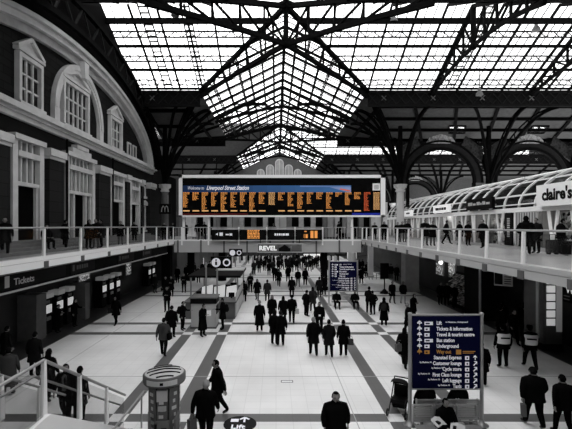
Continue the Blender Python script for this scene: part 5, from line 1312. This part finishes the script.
# seated people
def seated(label, x, y, rz, top='black', hr='short', hc='dark', z=0, h=1.75): return person(label, x, y, rz, 'sit', 'jacket', top, 'black', hr, hc, h, z=z)
seated('seated person left on the bench below the middle direction sign', 4.42, 29.2, 0)
seated('seated person right on the bench below the middle direction sign', 5.75, 29.2, 0)
seated('left person seated with back to the camera behind the large sign', 4.55, 12.15, 180, h=1.78)
seated('right person seated with back to the camera behind the large sign', 5.55, 12.15, 180, h=1.74)
p = seated('person seated facing the camera reading a newspaper below the large sign', 4.62, 10.95, 12, h=1.72)
for i, (dx, dy, dz, rz, lb) in enumerate(((-.34,-.42,.78,.5,'left sheet of newspaper held on the lap below the large sign'),(.12,-.5,.66,-.5,'right sheet of newspaper held on the lap below the large sign'))):
    n_ = MB(); n_.loft([[(-.17,-.12,0),(-.17,.12,.1),(-.165,.12,.105),(-.165,-.12,.005)],[(0,-.13,.04),(0,.13,.15),(0,.13,.155),(0,-.13,.045)],[(.18,-.12,.0),(.18,.12,.1),(.18,.12,.105),(.18,-.12,.005)]], sm=False)
    t = thing('newspaper', lb, 'newspaper', (4.62+dx, 10.95+dy, dz), rz); n_.build('pages', M_OFFW, t); MB().box(-.1,-.02,-.09,.02,.045,.1).build('picture', M_BLACK, t)
for i, (x, y) in enumerate(((9.1,45.4),(10.4,47.3))): seated(('person seated at the left distant café table','person seated at the rear distant café table')[i], x, y, 30)
# ---- people on the upper walkways
def U(label, px, D, rz, pose='stand', ct='coat', top='black', bot='black', hr='short', h=1.75, bulk=1): return person(label, (px-276)*D/400, D, rz, pose, ct, top, bot, hr, 'dark', h, z=DZ, bulk=bulk)
U('dark figure at the left frame edge on the upper left walkway', 5, 17.6, 30, 'stroll', h=1.72)
person('seated person with a white paper on the steps of the brick building', -12.0, 20.9, 60, 'sit', 'jacket', 'black', 'black', 'short', 'dark', 1.7, z=4.78)
U('person standing by the steps left of the stepped doorway', 65, 22.6, 150, 'pocket', h=1.7)
U('left of the standing group before the pier on the left walkway', 88.5, 23.4, 60, 'phone', 'coat', 'black', 'black', 'long', 1.72)
U('middle of the standing group before the pier on the left walkway', 96, 24.1, 0, 'pocket', 'coat', 'black', 'mid', 'short', 1.76, 1.08)
U('right of the standing group before the pier on the left walkway', 101.5, 24.8, -60, 'stand', 'coat', 'char', 'black', 'short', 1.74)
U('person with lowered head by the third doorway of the brick building', 120.5, 28.8, 20, 'phone', 'coat', 'black', 'mid', 'short', 1.72)
U('dark person before the fourth doorway of the brick building', 134.5, 33.2, 0, 'stand', h=1.7)
U('dark person left of the two by the left column on the walkway', 164, 38.4, 10, 'stand', h=1.68)
U('dark person right of the two by the left column on the walkway', 173, 38.0, -10, 'stand', h=1.66)
U('dark figure leftmost under the departure board on the back walkway', 185, 37.6, 0, 'stand', h=1.7)
U('person with legs apart under the departure board on the back walkway', 198, 37.8, 180, 'walk', 'jacket', 'black', 'mid', 'short', 1.76)
U('dark figure right of the one with legs apart on the back walkway', 204.5, 38.3, 0, 'stroll', h=1.74)
U('head-and-shoulders figure behind the small displays on the back walkway', 273.5, 38.6, 0, 'lean', h=1.62)
U('dark figure right of the displays on the back walkway', 338.5, 37.8, 90, 'stroll', 'coat', h=1.78)
U('dark figure leftmost on the upper right walkway, beyond the board', 374.5, 39.2, 0, 'lean', h=1.68)
U('bulky dark figure second from the left on the upper right walkway', 384, 37.6, 0, 'lean', 'jacket', 'black', 'black', 'short', 1.76, 1.1)
U('left of three people leaning at the rail by the tall grey column', 397.5, 33.8, 0, 'lean', 'jacket', 'black', 'char', 'short', 1.68)
U('middle of three people leaning at the rail by the tall grey column', 402, 33.4, 0, 'lean', 'jacket', 'black', 'mid', 'short', 1.72)
U('right of three people leaning at the rail by the tall grey column', 407.3, 32.8, 0, 'pocket', 'jacket', 'black', 'mid', 'short', 1.8)
U('tall dark person at the rail, left of two under the smaller white sign', 425, 27.3, 0, 'lean', 'coat', 'black', 'mid', 'short', 1.82, 1.08)
U('shorter dark person at the rail, right of two under the smaller white sign', 432.5, 27.0, 0, 'lean', 'coat', 'black', 'mid', 'short', 1.68)
U('person walking with legs apart before the shops, left of the black sign', 446.5, 29.5, 80, 'walk', 'jacket', 'black', 'black', 'short', 1.76)
U('dark person walking before the shops under the black sign, left one', 459.5, 28.6, -80, 'stroll', 'coat', h=1.7)
U('dark person standing before the shop window under the black sign', 468, 27.2, 20, 'stand', 'coat', h=1.68)
U('person in black walking in front of the wide dark shop window', 483, 24.4, -70, 'stroll', 'coat', 'black', 'black', 'short', 1.74, 1.08)
U('taller hooded person of the couple talking by the nearest right railing', 526, 18.9, 150, 'pocket', 'long', 'black', 'black', 'hood', 1.8, 1.1)
U('shorter person of the couple talking by the nearest right railing', 536.5, 19.6, -70, 'stand', 'coat', 'char', 'black', 'short', 1.74)
U('person bending over luggage at the right frame edge on the upper walkway', 561, 18.6, 70, 'phone', 'jacket', 'black', 'dark', 'short', 1.68, 1.15)
t = thing('suitcase', 'dark patterned suitcase beside the person at the right frame edge', 'suitcase', ((552.5-276)*19/400, 19, DZ)); MB().box(-.24,.24,-.14,.14,.08,.7).build('shell', mat('patterned_case', .05, .6, var=.9, vscale=14), t)
MB().path([(-.14,0,.7),(-.14,0,.95),(.14,0,.95),(.14,0,.7)], .025, .025, up=(0,1,0)).build('handle', M_BLACK, t)
for s in (-.18, .18): MB().tube((s,-.1,.05),(s,.1,.05),.05).build('wheel', M_BLACK, t)
t = thing('suitcase', 'black suitcase at the very right edge on the upper walkway', 'suitcase', ((570-276)*18.2/400, 18.2, DZ)); MB().box(-.24,.24,-.16,.16,.06,.66).build('shell', M_BLACK, t)
for s in (-.18, .18): MB().tube((s,-.1,.04),(s,.1,.04),.04).build('wheel', M_STEEL, t)
# ================================================================== LIGHTS THE PLACE HAS
def spot_light(name, loc, e, size):
    l = bpy.data.lights.new(name, 'AREA'); l.energy = e; l.size = size; o = bpy.data.objects.new(name, l); C.objects.link(o); o.location = loc; return o
